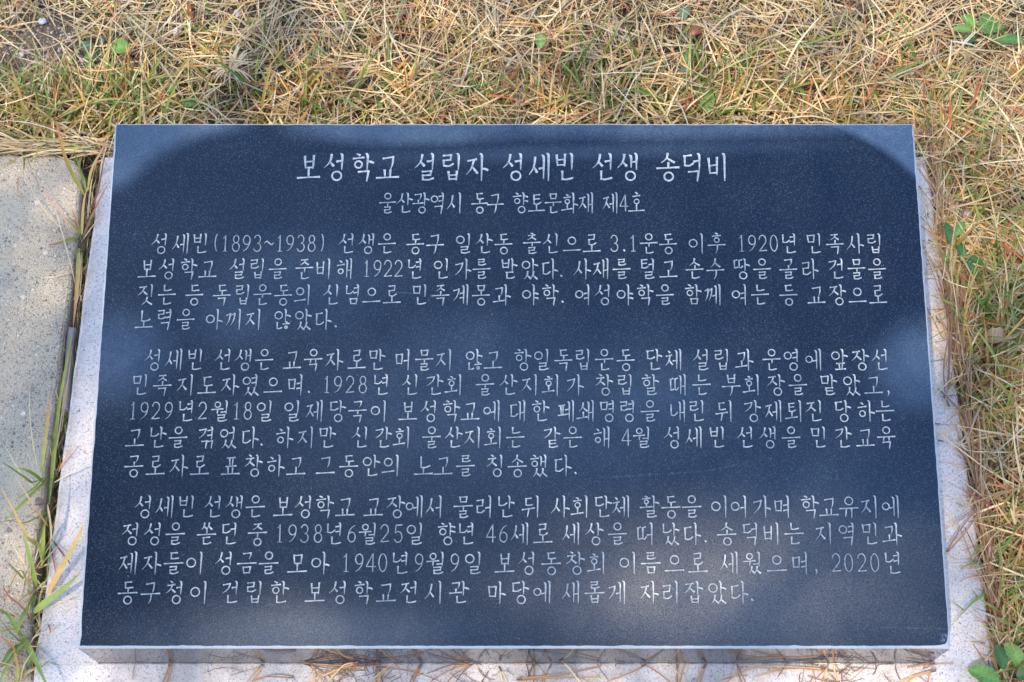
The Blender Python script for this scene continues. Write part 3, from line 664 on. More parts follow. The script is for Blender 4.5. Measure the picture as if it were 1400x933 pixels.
# ------------------------------------------------------------------ single leaves and blades drawn where they lie
def curve3(pts, n):
    P, _ = smooth3(pts, n); return P
def smooth3(pts, n):
    Q = [Vector(p) for p in pts]
    if len(Q) == 2: Q = [Q[0], (Q[0]+Q[1])/2, Q[1]]
    Q = [Q[0]]+Q+[Q[-1]]; out = []
    m = len(Q)-3
    for s in range(n+1):
        f = s/n*m; i = min(int(f), m-1); t = f-i; a, b, c, d = Q[i:i+4]
        out.append(.5*((2*b)+(c-a)*t+(2*a-5*b+4*c-d)*t*t+(3*b-a-3*c+d)*t**3))
    return out, None
def blade_part(name, pts, w, ca, cb, mat, parent, prof='blade', k=10, fold=.3, zoff=0, roll=0.0, lab=None):
    P = np.array([tuple(p) for p in curve3(pts, k)])[None]
    if parent is not None: P = P-np.array(tuple(parent.location))[None, None]
    t = np.linspace(0, 1, k+1)
    if prof == 'blade': f = np.clip(1-t**2.4*.96, .04, 1)*np.clip(.32+t*3.4, 0, 1)
    elif prof == 'leaf': f = np.sin(np.pi*np.clip(t*.93+.05, 0, 1))**.75
    elif prof == 'oval': f = np.sqrt(np.clip(1-(2*t-1)**2, .004, 1))
    else: f = np.clip(1-.35*t, .1, 1)
    W = (f*w/2)[None]
    T = np.gradient(P, axis=1); T /= np.linalg.norm(T, axis=2, keepdims=True)+1e-9
    S = np.cross(T, np.array([0, 0, 1.0])); S /= np.linalg.norm(S, axis=2, keepdims=True)+1e-6
    N = np.cross(S, T); S = S*math.cos(roll)+N*math.sin(roll); N = np.cross(S, T)
    tt = t[None, :, None]**1.2
    C = np.array(ca)[None, None]*(1-tt)+np.array(cb)[None, None]*tt
    V, F, C = strips(P, W, S, C, fold, N)
    o = mesh(name, V, F, mat, parent, C, smooth=False)
    if lab: o['label'] = lab
    return o
GREEN, DKG, YEL, RED, ORG, STR, BRN = (.28, .36, .07), (.12, .22, .035), (.55, .40, .09), (.50, .09, .06), (.62, .28, .10), (.64, .52, .32), (.20, .10, .06)
def W3(px, py, z): return on_plane(px, py, z)
def tuft(root, label, leaves, name='grass_tuft'):
    """leaves: (picture points with heights, width in mm, base colour, tip colour)"""
    p = W3(*root); e = empty(name, p, label, 'weed')
    for pts, w, a, b in leaves:
        blade_part('blade', [W3(q[0], q[1], max(q[2], -.006) if i_ == 0 else max(q[2], .0015+.001*i_)) for i_, q in enumerate(pts)], w/1000, a, b, M['blade'], e, roll=rnd.uniform(-.4, .4))
    return e
Z0 = -.02
tuft((128, 262, Z0), 'tall green and pink blades at the top of the crack by the tablet corner', [
    ([(116, 268, Z0), (100, 240, .01), (88, 212, .03), (80, 180, .05), (77, 165, .06)], 4.2, GREEN, RED), ([(120, 262, Z0), (126, 232, .02), (140, 205, .04), (150, 186, .05)], 4.4, (.36, .34, .08), (.66, .22, .18)),
    ([(118, 262, Z0), (112, 240, 0), (106, 222, .01), (101, 205, .02)], 3.2, GREEN, DKG), ([(124, 285, Z0), (134, 262, 0), (140, 230, .02), (145, 205, .03)], 2.2, BRN, (.4, .12, .1)), ([(120, 300, Z0), (122, 275, 0), (126, 245, .01), (137, 205, .02)], 2.0, STR, ORG)])
tuft((111, 322, Z0), 'reddish star of blades with one long green blade beside the crack', [
    ([(108, 324, Z0), (92, 329, .0), (78, 333, .004), (65, 336, .004)], 3.4, GREEN, RED), ([(109, 320, Z0), (100, 308, 0), (94, 302, .004), (88, 297, .006)], 2.6, GREEN, RED), ([(110, 320, Z0), (104, 300, 0), (98, 286, .004)], 3.0, (.3, .26, .06), RED),
    ([(112, 322, Z0), (113, 300, 0), (115, 275, .01), (120, 255, .01)], 3.6, (.42, .36, .08), (.62, .28, .16)), ([(113, 326, Z0), (124, 300, .0), (138, 270, .012), (151, 246, .02)], 3.2, BRN, (.46, .20, .10)), ([(112, 330, Z0), (130, 305, 0), (147, 286, .008)], 1.4, STR, ORG),
    ([(108, 322, Z0), (90, 300, .004), (60, 262, .008), (28, 212, .02)], 1.3, STR, RED), ([(108, 324, Z0), (75, 305, .004), (46, 265, .006), (25, 215, .02)], 1.5, STR, STR), ([(106, 326, Z0), (70, 320, .002), (40, 318, .002), (20, 316, .003)], 1.1, STR, ORG)])
tuft((108, 345, Z0), 'single wide green to orange blade lying down along the crack', [
    ([(108, 340, 0), (107, 375, 0), (104, 410, -.002), (100, 448, -.004)], 5.2, (.40, .38, .10), (.66, .26, .14)), ([(112, 345, 0), (111, 380, 0), (109, 400, 0)], 1.6, STR, STR), ([(78, 295, .004), (88, 330, .004), (97, 362, .002), (104, 395, -.004)], 1.6, STR, STR),
    ([(60, 380, .001), (75, 379, .003), (90, 375, .003), (101, 368, -.004)], 1.4, STR, ORG), ([(112, 342, 0), (104, 343, .0), (93, 345, .002)], 2.8, DKG, GREEN)])
tuft((88, 560, Z0), 'pair of long upright yellow-green blades in the crack at mid height', [
    ([(67, 690, Z0), (74, 620, .0), (80, 560, .01), (92, 490, .02), (100, 448, .02)], 4.0, GREEN, (.46, .44, .10)), ([(57, 648, 0), (62, 600, .02), (66, 565, .03), (68, 540, .035)], 3.8, GREEN, (.56, .16, .10)), ([(84, 590, 0), (90, 540, .004), (95, 505, .006), (99, 470, .01)], 1.6, STR, ORG),
    ([(78, 610, -.006), (84, 570, 0), (88, 540, 0), (93, 520, .01)], 1.4, STR, ORG), ([(51, 638, .0), (44, 600, .01), (40, 555, .02), (42, 525, .03)], 1.4, STR, STR), ([(80, 645, -.004), (88, 630, .004), (98, 616, .006), (105, 606, .008)], 1.8, ORG, (.7, .5, .25))])
tuft((62, 665, Z0), 'spreading tuft of green blades over the lower crack', [
    ([(62, 652, Z0), (45, 660, .02), (30, 650, .03), (0, 630, .04)], 3.4, GREEN, DKG), ([(64, 650, Z0), (50, 665, .02), (35, 676, .03), (18, 684, .03)], 4.4, GREEN, (.3, .32, .08)), ([(66, 655, Z0), (40, 680, .02), (20, 700, .03), (0, 718, .03)], 4.6, (.3, .36, .07), GREEN), ([(60, 660, Z0), (40, 645, .02), (22, 640, .02)], 4.2, GREEN, GREEN),
    ([(74, 660, 0), (92, 650, .01), (108, 640, .02), (119, 634, .02)], 1.9, STR, (.74, .64, .42)), ([(60, 680, Z0), (30, 650, .01), (10, 615, .02), (0, 605, .03)], 1.2, STR, STR), ([(66, 700, Z0), (35, 715, .02), (15, 712, .02), (-5, 716, .03)], 1.8, GREEN, RED), ([(66, 720, Z0), (45, 690, .03), (20, 650, .04)], 1.8, ORG, STR),
    ([(66, 700, Z0), (55, 740, -.01), (60, 770, -.01)], 3.0, DKG, GREEN), ([(65, 690, Z0), (70, 730, -.01), (64, 790, -.01)], 2.4, STR, GREEN)])
tuft((52, 770, Z0), 'clump of crossing green blades at the lower crack near the yellow blade', [
    ([(50, 803, Z0), (44, 775, .02), (38, 750, .04), (32, 733, .05)], 5.2, GREEN, (.26, .36, .08)), ([(58, 775, Z0), (55, 750, .02), (45, 740, .04), (36, 733, .05), (20, 700, .07), (0, 665, .09)], 4.6, (.25, .3, .06), (.64, .38, .12)), ([(58, 772, Z0), (59, 750, .01), (60, 730, .02), (62, 715, .03)], 4.0, GREEN, (.4, .36, .08)),
    ([(66, 812, .004), (78, 788, .012), (92, 762, .02), (108, 733, .03), (114, 716, .035)], 6.0, (.62, .40, .12), (.68, .47, .14)), ([(46, 838, .006), (62, 824, .014), (86, 806, .022), (110, 783, .03)], 6.6, GREEN, (.26, .36, .07)), ([(50, 812, Z0), (40, 830, .01), (30, 845, .02), (22, 868, .02)], 5.4, (.18, .27, .07), GREEN),
    ([(70, 736, .0), (84, 755, .006), (94, 768, .008), (96, 772, .01)], 1.8, BRN, RED), ([(60, 800, -.004), (75, 803, .004), (95, 810, .008), (106, 830, .01)], 1.2, STR, STR), ([(55, 803, .0), (70, 802, .006), (84, 802, .01)], 2.0, STR, (.7, .62, .42)), ([(45, 820, Z0), (30, 780, .02), (15, 800, .03), (2, 840, .04)], 1.6, GREEN, RED),
    ([(67, 735, 0), (72, 760, 0), (78, 790, .002)], 1.6, BRN, RED)])
tuft((34, 880, Z0), 'lowest green clump in the crack with a blade reaching down', [
    ([(30, 868, Z0), (42, 890, .01), (54, 915, .02), (68, 945, .02)], 5.4, GREEN, (.2, .3, .06)), ([(32, 872, Z0), (20, 855, .02), (10, 840, .03), (-8, 830, .04)], 4.2, GREEN, DKG), ([(32, 880, Z0), (15, 890, .01), (5, 905, .02), (-8, 915, .03)], 4.8, DKG, GREEN), ([(40, 870, Z0), (20, 895, .01), (8, 915, .02), (0, 935, .02)], 5, GREEN, GREEN), ([(20, 930, Z0), (40, 905, 0), (44, 890, .01)], 4.2, DKG, GREEN),
    ([(28, 900, Z0), (14, 880, .02), (0, 870, .02)], 2.2, ORG, RED), ([(30, 905, Z0), (12, 915, .01), (-5, 922, .02)], 2.2, ORG, STR), ([(44, 850, Z0), (30, 830, .02), (12, 815, .02), (3, 800, .04)], 2.4, (.3, .2, .1), RED), ([(47, 905, 0), (52, 880, .004), (60, 845, .004)], 1.2, STR, STR), ([(20, 945, Z0), (24, 915, .01), (18, 885, .02)], 3.4, GREEN, ORG), ([(10, 900, Z0), (14, 930, 0), (12, 950, 0)], 1.8, STR, STR)])
# straw litter lying down in the crack: one mass
cr = []
for _ in range(330):
    t = rnd.random(); y = 930-t*700; x = 704-.4328*.3047*(y+4070)-rnd.uniform(0, 20 if y > 620 else 9); p = W3(x, y, -.02); cr.append((p.x, p.y))
cr = np.array(cr); n = len(cr)
blades('crack_litter', cr, rng.uniform(.015, .045, n), rng.uniform(.0008, .002, n), (.5, .4), (.5, .5), TAN+GRN[:3], M['straw'], -.028, label='dry litter filling the narrow crack', az=rng.choice([math.pi/2, -math.pi/2], n)+rng.normal(0, .35, n))
lo = []
for _ in range(420):
    p = W3(rnd.uniform(-10, 62), rnd.uniform(770, 945), -.02); lo.append((p.x, p.y))
lo = np.array([q for q in lo if q[0] > P2(46, 900)[0]-.02]); n = len(lo)
if n: blades('crack_litter', lo, rng.uniform(.02, .06, n), rng.uniform(.0009, .0024, n), (.7, .4), (.6, .5), TAN+TAN[:2]+GRN, M['straw'], -.015, label='dry stems beside the lowest weeds')
# ---- broad-leaved weeds
def leafshape(name, c, ang, L, W, col, parent, lobes=0, tilt=.15, cup=.12, z=0.0):
    """a flat leaf with midrib fold and toothed outline, stalk end at c"""
    n = 14; V = []; F = []; C = []
    for i in range(n+1):
        t = i/n; w = W/2*math.sin(math.pi*min(1, t*.96+.02))**.6
        if lobes: w *= .86+.16*abs(math.sin(t*math.pi*lobes))
        for s in (-1, -.5, 0, .5, 1):
            x = t*L; y = s*w; zz = z+abs(s)*w*cup*2.2+math.sin(t*math.pi)*L*tilt
            V.append((c[0]+x*math.cos(ang)-y*math.sin(ang)-parent.location.x, c[1]+x*math.sin(ang)+y*math.cos(ang)-parent.location.y, c[2]+zz-parent.location.z))
            k = 1.35 if s == 0 else (1.12 if i % 2 else .84)*rnd.uniform(.88, 1.08); q_ = .10*max(0, t-.75)*4*rnd.random(); C.append([col[0]*k+q_, col[1]*k+q_*.5, col[2]*k])
    for i in range(n):
        for j in range(4): a = i*5+j; F.append((a, a+1, a+6, a+5))
    return mesh(name, V, F, M['leaf'], parent, np.array(C), smooth=True)
def weed(root, label, leaves):
    p = W3(*root); e = empty('broadleaf_weed', p, label, 'weed')
    for (px, py, z), deg, L, W, col, lob in leaves:
        q = W3(px, py, z); leafshape('leaf', q, R(deg), L, W, col, e, lob)
        if (q-p).length > .006: blade_part('stalk', [p, (p+q)/2+Vector((0, 0, .004)), q], .0014, col, col, M['leaf'], e, 'stem', 5, .2)
    return e
LG, MG, DG, BG = (.17, .30, .06), (.10, .24, .05), (.045, .13, .03), (.12, .20, .12)
weed((150, 78, -.022), 'small rounded lobed green leaf in the bare patch near the upper corner', [((152, 66, .0), -5, .021, .021, LG, 6), ((128, 66, -.008), 175, .017, .012, BG, 4), ((130, 72, -.01), 230, .015, .009, MG, 3), ((138, 62, -.01), 95, .012, .009, BG, 3), ((126, 86, -.012), 250, .013, .007, MG, 0)])
weed((232, 125, -.022), 'narrow dull green leaves behind the tablet at the upper corner', [((232, 134, -.006), 80, .028, .009, MG, 0), ((225, 157, -.006), 70, .016, .007, DG, 0), ((246, 146, -.004), 10, .018, .010, MG, 0)])
weed((517, 118, -.022), 'tiny dark green cup-shaped sprig in the straw behind the tablet', [((514, 122, -.006), 100, .010, .009, DG, 0), ((520, 122, -.006), 50, .011, .008, DG, 0), ((516, 140, -.008), -60, .011, .005, MG, 0)])
weed((737, 60, -.02), 'single bright green leaf standing in the straw above the middle words', [((738, 66, .004), 85, .018, .013, LG, 2), ((720, 26, -.004), 20, .014, .010, BG, 3)])
weed((966, 158, -.02), 'bright green spoon-shaped leaf just behind the tablet with dark sprouts', [((967, 156, -.004), 92, .031, .017, LG, 0), ((975, 160, -.01), 30, .020, .007, MG, 0), ((980, 157, -.01), 12, .024, .006, DG, 0), ((948, 104, -.006), 150, .016, .010, BG, 0), ((938, 88, -.004), 100, .022, .007, MG, 0), ((932, 28, -.002), 70, .020, .012, BG, 3)])
weed((1338, 42, -.018), 'green rosette with a white bent stem in the upper corner turf', [((1340, 44, .002), 55, .026, .018, MG, 5), ((1332, 40, .002), 120, .021, .014, LG, 4), ((1330, 44, .002), 170, .022, .011, LG, 0), ((1345, 46, .002), 20, .026, .012, MG, 4), ((1358, 57, .0), -3, .034, .014, MG, 4), ((1335, 50, .0), 215, .02, .01, DG, 3), ((1346, 50, 0), -40, .018, .01, DG, 3)])
weed((1306, 345, -.02), 'dark green leafy sprig hugging the base edge halfway up', [((1300, 335, .006), 100, .026, .011, DG, 0), ((1306, 324, .008), 60, .020, .009, MG, 0), ((1303, 352, .004), 200, .012, .010, MG, 0), ((1310, 354, .002), -50, .030, .008, DG, 0), ((1316, 350, .0), -30, .024, .008, DG, 0), ((1308, 330, .006), -80, .022, .010, DG, 0)])
weed((1388, 930, -.01), 'broad shiny green leaves resting on the lower right corner of the base', [((1366, 932, .014), 158, .028, .017, MG, 4), ((1366, 942, .012), 195, .024, .018, MG, 3), ((1396, 912, .012), 118, .024, .015, LG, 4), ((1390, 925, .012), 20, .024, .018, DG, 0), ((1372, 915, .010), 100, .022, .012, DG, 0)])
e = empty('bent_white_stem', W3(1316, 60, .0), 'bleached white bent root lying on the green rosette', 'dead stem')
blade_part('stem', [W3(1302, 57, .004), W3(1316, 59, .012), W3(1330, 62, .010), W3(1345, 70, .002)], .0022, (.74, .70, .62), (.6, .52, .4), M['straw'], e, 'stem', 8)
blade_part('stem', [W3(1316, 66, .006), W3(1318, 58, .012), W3(1334, 42, .018)], .0018, (.74, .70, .62), (.6, .52, .4), M['straw'], e, 'stem', 8)
# ---- dead leaves
def dead_leaf(px, py, deg, L, W, col, label, z=-.006):
    e = empty('dead_leaf', W3(px, py, z), label, 'dead leaf'); leafshape('leaf_blade', W3(px, py, z), R(deg), L, W, col, e, 2, .25, .5)
    q = W3(px, py, z); blade_part('leaf_stalk', [q, q+Vector((-math.cos(R(deg))*.006, -math.sin(R(deg))*.006, .001))], .0011, col, col, M['straw'], e, 'stem', 4)
dead_leaf(1343, 468, 8, .024, .017, (.46, .31, .19), 'curled pale tan dead leaf in the grass beside the base', .002)
dead_leaf(1385, 610, -15, .018, .008, (.26, .11, .08), 'narrow dark red dead leaf in the grass beside the base')
dead_leaf(715, 8, 80, .02, .014, (.24, .13, .08), 'dark brown curled leaf at the upper rim of the turf')
dead_leaf(1185, 12, 200, .014, .009, (.10, .05, .04), 'nearly black seed husk lying in the upper turf')
dead_leaf(940, 52, 20, .018, .014, (.34, .14, .07), 'rust brown crumpled leaf among the straw behind the tablet')
dead_leaf(338, 122, 100, .012, .009, (.42, .18, .08), 'small orange-brown leaf scrap near the straw star')
dead_leaf(504, 60, -20, .012, .008, (.34, .10, .06), 'small red-brown leaf scrap among the straw')
dead_leaf(48, 690, 10, .010, .009, (.24, .17, .15), 'tiny grey-brown leaf fragment caught in the crack', .003)
# ---- pebbles
def pebble(px, py, r, col, label, z=None, sq=(1, .8, .6)):
    import bmesh
    bm = bmesh.new(); bmesh.ops.create_icosphere(bm, subdivisions=2, radius=r); rr = random.Random(px*7+py)
    a = rr.uniform(0, 3); o1 = Vector((rr.uniform(0, 9), rr.uniform(0, 9), rr.uniform(0, 9)))
    from mathutils import noise as mn
    for v in bm.verts:
        k = 1+.28*mn.noise(v.co/r*1.1+o1); v.co = Vector((v.co.x*sq[0]*k, v.co.y*sq[1]*k, v.co.z*sq[2]*k))
    me = bpy.data.meshes.new('pebble'); bm.to_mesh(me); bm.free(); me.materials.append(M['peb'])
    at = me.color_attributes.new('tint', 'FLOAT_COLOR', 'POINT'); at.data.foreach_set('color', np.tile([*col, 1], len(me.vertices)).astype(np.float32))
    o = bpy.data.objects.new('pebble', me); COL.objects.link(o)
    o.location = W3(px, py, -.012 if z is None else z); o.rotation_euler = (0, 0, a); tag(o, label, 'pebble', 'pebbles in the turf')
for a in ((58, 29, .0050, (.55, .54, .56), 'pale grey pebble at the bare upper corner'), (242, 44, .0062, (.62, .60, .60), 'whitish pebble standing by the bare soil patch'), (187, 62, .0030, (.45, .44, .46), 'small grey pebble beside the lobed green leaf'),
          (235, 90, .0032, (.42, .44, .48), 'small bluish pebble in straw by the upper corner'), (95, 52, .0030, (.5, .47, .44), 'tiny pale pebble in the bare corner patch'), (30, 75, .0030, (.4, .38, .38), 'tiny grey pebble under the loose straw'),
          (580, 88, .0058, (.70, .66, .58), 'cream pebble pair in the straw, its larger stone'), (589, 92, .0036, (.66, .62, .56), 'cream pebble pair in the straw, its smaller stone'), (905, 152, .0032, (.42, .46, .50), 'little blue-grey stone chip behind the tablet'),
          (1257, 48, .0048, (.44, .46, .54), 'bluish pebble deep in the upper right turf'), (1366, 140, .0040, (.50, .50, .55), 'round grey pebble in the turf by the far edge'), (1352, 536, .0075, (.62, .58, .56), 'pale split pebble beside the base with dry stems over it'),
          (1340, 595, .0050, (.5, .48, .5), 'grey pebble half hidden in green blades beside the base'), (1380, 597, .0042, (.52, .52, .55), 'light pebble further out from the base edge'), (1322, 293, .0050, (.46, .46, .52), 'pale bluish stone under blades by the base edge'),
          (1393, 338, .0050, (.5, .5, .56), 'bluish stone at the margin among tan straw'), (1355, 425, .0045, (.45, .46, .52), 'dull blue pebble near the curled tan leaf'), (325, 18, .0060, (.5, .48, .5), 'flat grey stone near the straw star'),
          (200, 100, .0024, (.4, .38, .34), 'smallest grit stone below the lobed leaf')):
    pebble(*a)
GR = []; GF = []; GC = []
for _ in range(900):
    u = rnd.random()
    if u < .6: x, y = rng.normal(-.52, .06), rng.normal(.67, .04)
    else: x, y = rng.uniform(-.6, .6), rng.uniform(.54, .8)
    if y < .54: continue
    r = rnd.uniform(.0006, .0022); z = SOIL+float(lump(x, y))+.0125*math.exp(-(((x+.53)/.06)**2+((y-.675)/.045)**2))+r*.4; k = len(GR)
    for dx, dy, dz in ((1, 0, 0), (0, 1, 0), (-1, 0, 0), (0, -1, 0), (0, 0, 1), (0, 0, -1)):
        j = rnd.uniform(.7, 1.2); GR.append((x+dx*r*j, y+dy*r*j, z+dz*r*j*.8))
    c = rnd.choice([(.34, .28, .2), (.45, .40, .34), (.5, .48, .47), (.3, .22, .12), (.2, .18, .17)]); GC += [c]*6
    GF += [(k, k+1, k+4), (k+1, k+2, k+4), (k+2, k+3, k+4), (k+3, k, k+4), (k+1, k, k+5), (k+2, k+1, k+5), (k+3, k+2, k+5), (k, k+3, k+5)]
tag(mesh('soil_grit', GR, GF, M['peb'], None, np.array(GC)), 'scattered grit on the bare soil', kind='stuff')
# the pale radial star of straw
e = empty('straw_star', W3(322, 95, -.01), 'pale star of dry straw blades fanning out near the pale tablet corner', 'dry tuft')
for i in range(26):
    a = rnd.uniform(0, math.tau); l = rnd.uniform(.018, .04); c = W3(318+rnd.uniform(-4, 4), 96+rnd.uniform(-3, 3), -.004)
    blade_part('blade', [c, c+Vector((math.cos(a)*l*.5, math.sin(a)*l*.5, .009)), c+Vector((math.cos(a)*l, math.sin(a)*l, .001))], rnd.uniform(.0016, .0024), (.72, .58, .36), (.66, .52, .32), M['straw'], e, k=5)
# ---- pine needles: pairs joined at a sheath
PN = (.30, .15, .06); PT = (.42, .22, .09); PY = (.52, .32, .12); PD = (.14, .08, .055)
def needles(label, lines, w=1.0, g='pine needles round the foot of the tablet', sheath=None):
    p = W3(*lines[0][0][0]); e = empty('pine_needle_pair', p, label, 'pine needle', g)
    for pts, a, b in lines: blade_part('needle', [W3(*q) for q in pts], w*1.15/1000, a, b, M['needle'], e, 'stem', 8, .5)
    pts = lines[0][0]; q0 = W3(*pts[0]); q1 = W3(*pts[1]); d = (q1-q0).normalized()*.004
    blade_part('sheath', [q0-d*.3+Vector((0, 0, .0003)), q0+d+Vector((0, 0, .0003))], (w*1.7)/1000, PD, PD, M['needle'], e, 'stem', 4, .5)
z1, z2, z3 = .0012, .003, .006
needles('brown needle pair at the tablet foot nearest the concrete paving', [([(233, 906, z2), (226, 925, z1), (216, 950, z1)], PT, PN), ([(234, 907, z2), (230, 928, z1), (224, 952, z1)], PT, PN)], 1.5)
needles('thin pale needle lying alone on the warm sunlit front strip', [([(358, 910, z1), (346, 922, z1), (332, 940, z1)], PY, PY), ([(358, 911, z2), (350, 925, z1), (338, 942, z1)], PY, PT)], 1.1)
needles('single curved needle left of the tangled heap', [([(400, 927, z1), (360, 926, z1), (340, 936, z1)], PN, PT), ([(402, 925, z1), (375, 922, z2), (352, 930, z1)], PN, PT)], .9)
needles('dark needle pair at the near side of the tangle', [([(418, 908, z2), (470, 911, z3), (520, 909, z1)], PN, PD), ([(419, 909, z2), (465, 915, z3), (500, 917, z1)], PD, PN)], 1.3)
needles('golden needle arcing over the tangle', [([(488, 907, .012), (472, 909, .012), (460, 920, .008), (446, 935, z1)], PY, PY), ([(489, 908, .010), (470, 913, .008), (440, 925, .004), (415, 935, z1)], PT, PY)], 1.5)
needles('crossing reddish needles in the middle of the tangle', [([(424, 910, z2), (436, 922, z3), (450, 942, z1)], PT, PN), ([(426, 910, z3), (430, 925, z2), (434, 942, z1)], PN, PT)], 1.3)
needles('straight yellow needle pair leaving the tangle upward', [([(500, 940, z1), (518, 922, z3), (538, 907, .008)], PY, PY), ([(500, 941, z1), (512, 932, z2), (532, 914, .004)], PY, PT)], 1.3)
needles('dark brown pair standing steeply beyond the tangle', [([(516, 908, z2), (514, 922, z1), (516, 944, z1)], PD, PN), ([(518, 908, z2), (521, 924, z1), (527, 944, z1)], PD, PN)], 1.6)
needles('long thin needle running from the tangle along the strip', [([(522, 912, z2), (570, 920, z1), (610, 936, z1)], PT, PN), ([(520, 910, z3), (480, 913, z3), (430, 921, z1)], PN, PT)], .9)
needles('bent pair making an arrow at the foot in the strip centre', [([(575, 909, z2), (566, 922, z1), (556, 942, z1)], PT, PN), ([(577, 909, z2), (568, 926, z1), (562, 942, z1)], PN, PN)], 1.4)
needles('fan of needles spreading toward the centre of the strip', [([(645, 908, z3), (620, 914, z2), (590, 930, z1)], PN, PT), ([(644, 909, z2), (622, 922, z1), (606, 940, z1)], PT, PN), ([(646, 909, z2), (618, 909, z3), (584, 921, z1)], PN, PD)], 1.2)
needles('pale stem lying off the fan near the strip centre', [([(683, 913, z1), (689, 924, z1), (694, 936, z1)], STR, STR), ([(683, 914, z1), (686, 928, z1), (688, 940, z1)], STR, STR)], 1.1)
needles('long orange pair curving along the strip beside the arrow shaped pairs', [([(708, 929, z2), (770, 922, z3), (822, 911, z2)], PT, PT), ([(709, 930, z2), (760, 927, z2), (820, 926, z1)], PT, PY)], 1.5)
needles('dark crossed pair standing against the foot near the centre', [([(730, 908, z2), (722, 924, z1), (714, 942, z1)], PD, PN), ([(731, 908, z2), (730, 925, z1), (729, 944, z1)], PN, PN)], 1.4)
needles('thin pair meeting the foot just past the centre', [([(753, 909, z2), (747, 922, z1), (742, 942, z1)], PT, PT), ([(754, 909, z2), (744, 926, z1), (738, 942, z1)], PT, PN)], 1.0)
needles('cream straw bit laid across the strip', [([(766, 905, .010), (778, 914, .008), (792, 934, z2)], STR, STR), ([(767, 905, .009), (782, 920, .006), (795, 934, z2)], STR, STR)], 1.3)
needles('orange pair with a knot, tip against the foot', [([(882, 909, z2), (862, 920, z2), (830, 932, z1)], PT, PT), ([(884, 910, z2), (900, 920, z1), (925, 940, z1)], PT, PN)], 1.3)
needles('dark upright pair like a narrow gate on the sunlit strip', [([(926, 908, z2), (926, 925, z1), (926, 948, z1)], PN, PN), ([(936, 908, z2), (931, 926, z1), (927, 948, z1)], PT, PN)], 1.6)
needles('golden arrowhead pair on the sunlit strip', [([(964, 909, z2), (956, 924, z1), (948, 944, z1)], PY, PT), ([(965, 909, z2), (959, 928, z1), (954, 946, z1)], PT, PT)], 1.3)
needles('long golden needle sweeping over the sunlit strip', [([(1128, 915, z2), (1060, 912, z3), (1020, 916, z2), (990, 935, z1)], PY, PT), ([(1128, 917, z2), (1080, 914, z2), (1030, 926, z1)], PT, PY)], 1.3)
needles('short dark pair casting shadows on the sunlit strip', [([(1008, 909, z3), (1014, 922, z2), (1022, 940, z1)], PD, PN), ([(1008, 910, z3), (1012, 928, z1), (1018, 944, z1)], PN, PD)], 1.3)
needles('brush of pale needles by the chipped tablet corner', [([(1132, 909, z3), (1126, 925, z2), (1120, 945, z1)], PT, PT), ([(1140, 909, z3), (1142, 925, z2), (1150, 945, z1)], PT, PY), ([(1120, 912, z3), (1136, 918, z2), (1160, 916, z1)], PD, PN)], 1.4)
needles('rust pair pointing away from the chipped corner', [([(1278, 917, z3), (1250, 926, z2), (1232, 942, z1)], PT, PT), ([(1277, 918, z3), (1256, 922, z2), (1226, 934, z1)], PT, PY)], 1.6)
needles('brown pair leaning out from under the chipped corner', [([(1276, 907, .004), (1262, 909, .004), (1240, 913, .004)], PN, PT), ([(1277, 908, .004), (1270, 925, z1), (1268, 945, z1)], PT, PT)], 1.5)
G2 = 'pine needles on the side strip of the base'
needles('red-brown pair making a narrow V on the side strip', [([(1294, 754, .03), (1311, 727, .02), (1334, 697, .008)], PN, (.34, .14, .09)), ([(1295, 755, .03), (1318, 730, .018), (1337, 704, .008)], PN, (.38, .18, .12))], 1.6, G2)
needles('lone needle reaching up the strip above the narrow V', [([(1333, 695, .008), (1314, 708, .02), (1291, 722, .03)], (.3, .13, .08), PT), ([(1334, 697, .008), (1312, 712, .02), (1293, 724, .03)], (.3, .13, .08), PT)], .9, G2)
needles('straightest pair of the dark needle bundle along the turf edge', [([(1294, 402, .01), (1297, 470, .01), (1297, 532, .006)], PD, (.22, .12, .08)), ([(1303, 400, .01), (1300, 470, .012), (1295, 528, .006)], (.2, .1, .07), PD)], 1.8, G2)
needles('curved outer pair of the dark needle bundle', [([(1295, 430, .01), (1297, 455, .012), (1290, 500, .008), (1292, 536, .006)], PN, PD), ([(1310, 395, .01), (1308, 460, .012), (1299, 525, .008)], PN, (.22, .12, .08))], 1.5, G2)
needles('short stub pair above the dark needle bundle', [([(1282, 438, .008), (1288, 448, .01), (1294, 462, .01)], STR, PN), ([(1283, 437, .008), (1296, 456, .01), (1312, 470, .01)], PN, STR)], 1.3, G2)
needles('forked pair with a black tip below the dark needle bundle', [([(1283, 533, .006), (1292, 541, .006), (1312, 561, .004), (1322, 575, .002)], PD, PN), ([(1289, 537, .005), (1298, 556, .003), (1296, 552, .002)], PD, PD)], 1.6, G2)
needles('pale trident of straw lying on the strip below the forked pair', [([(1284, 603, .003), (1305, 606, .004), (1325, 612, .003)], (.5, .46, .36), (.56, .5, .4)), ([(1326, 618, .003), (1314, 608, .004), (1324, 592, .003)], (.5, .46, .36), (.5, .46, .36)), ([(1298, 596, .003), (1312, 606, .004), (1330, 580, .003)], (.44, .4, .3), (.5, .46, .36))], 1.3, G2)
needles('thin brown needle lying crosswise on the strip above the pale trident', [([(1280, 580, .003), (1305, 581, .003), (1332, 577, .002)], (.34, .26, .2), (.4, .3, .22)), ([(1282, 600, .003), (1300, 590, .003), (1318, 581, .003)], STR, (.4, .3, .22))], .9, G2)
needles('dark red blade-like needle curving down off the strip', [([(1308, 612, .003), (1322, 628, .004), (1332, 655, .004), (1338, 680, .004)], (.32, .2, .16), (.13, .04, .04)), ([(1309, 613, .003), (1324, 634, .003), (1336, 672, .003)], (.2, .1, .08), (.13, .04, .04))], 1.6, G2)
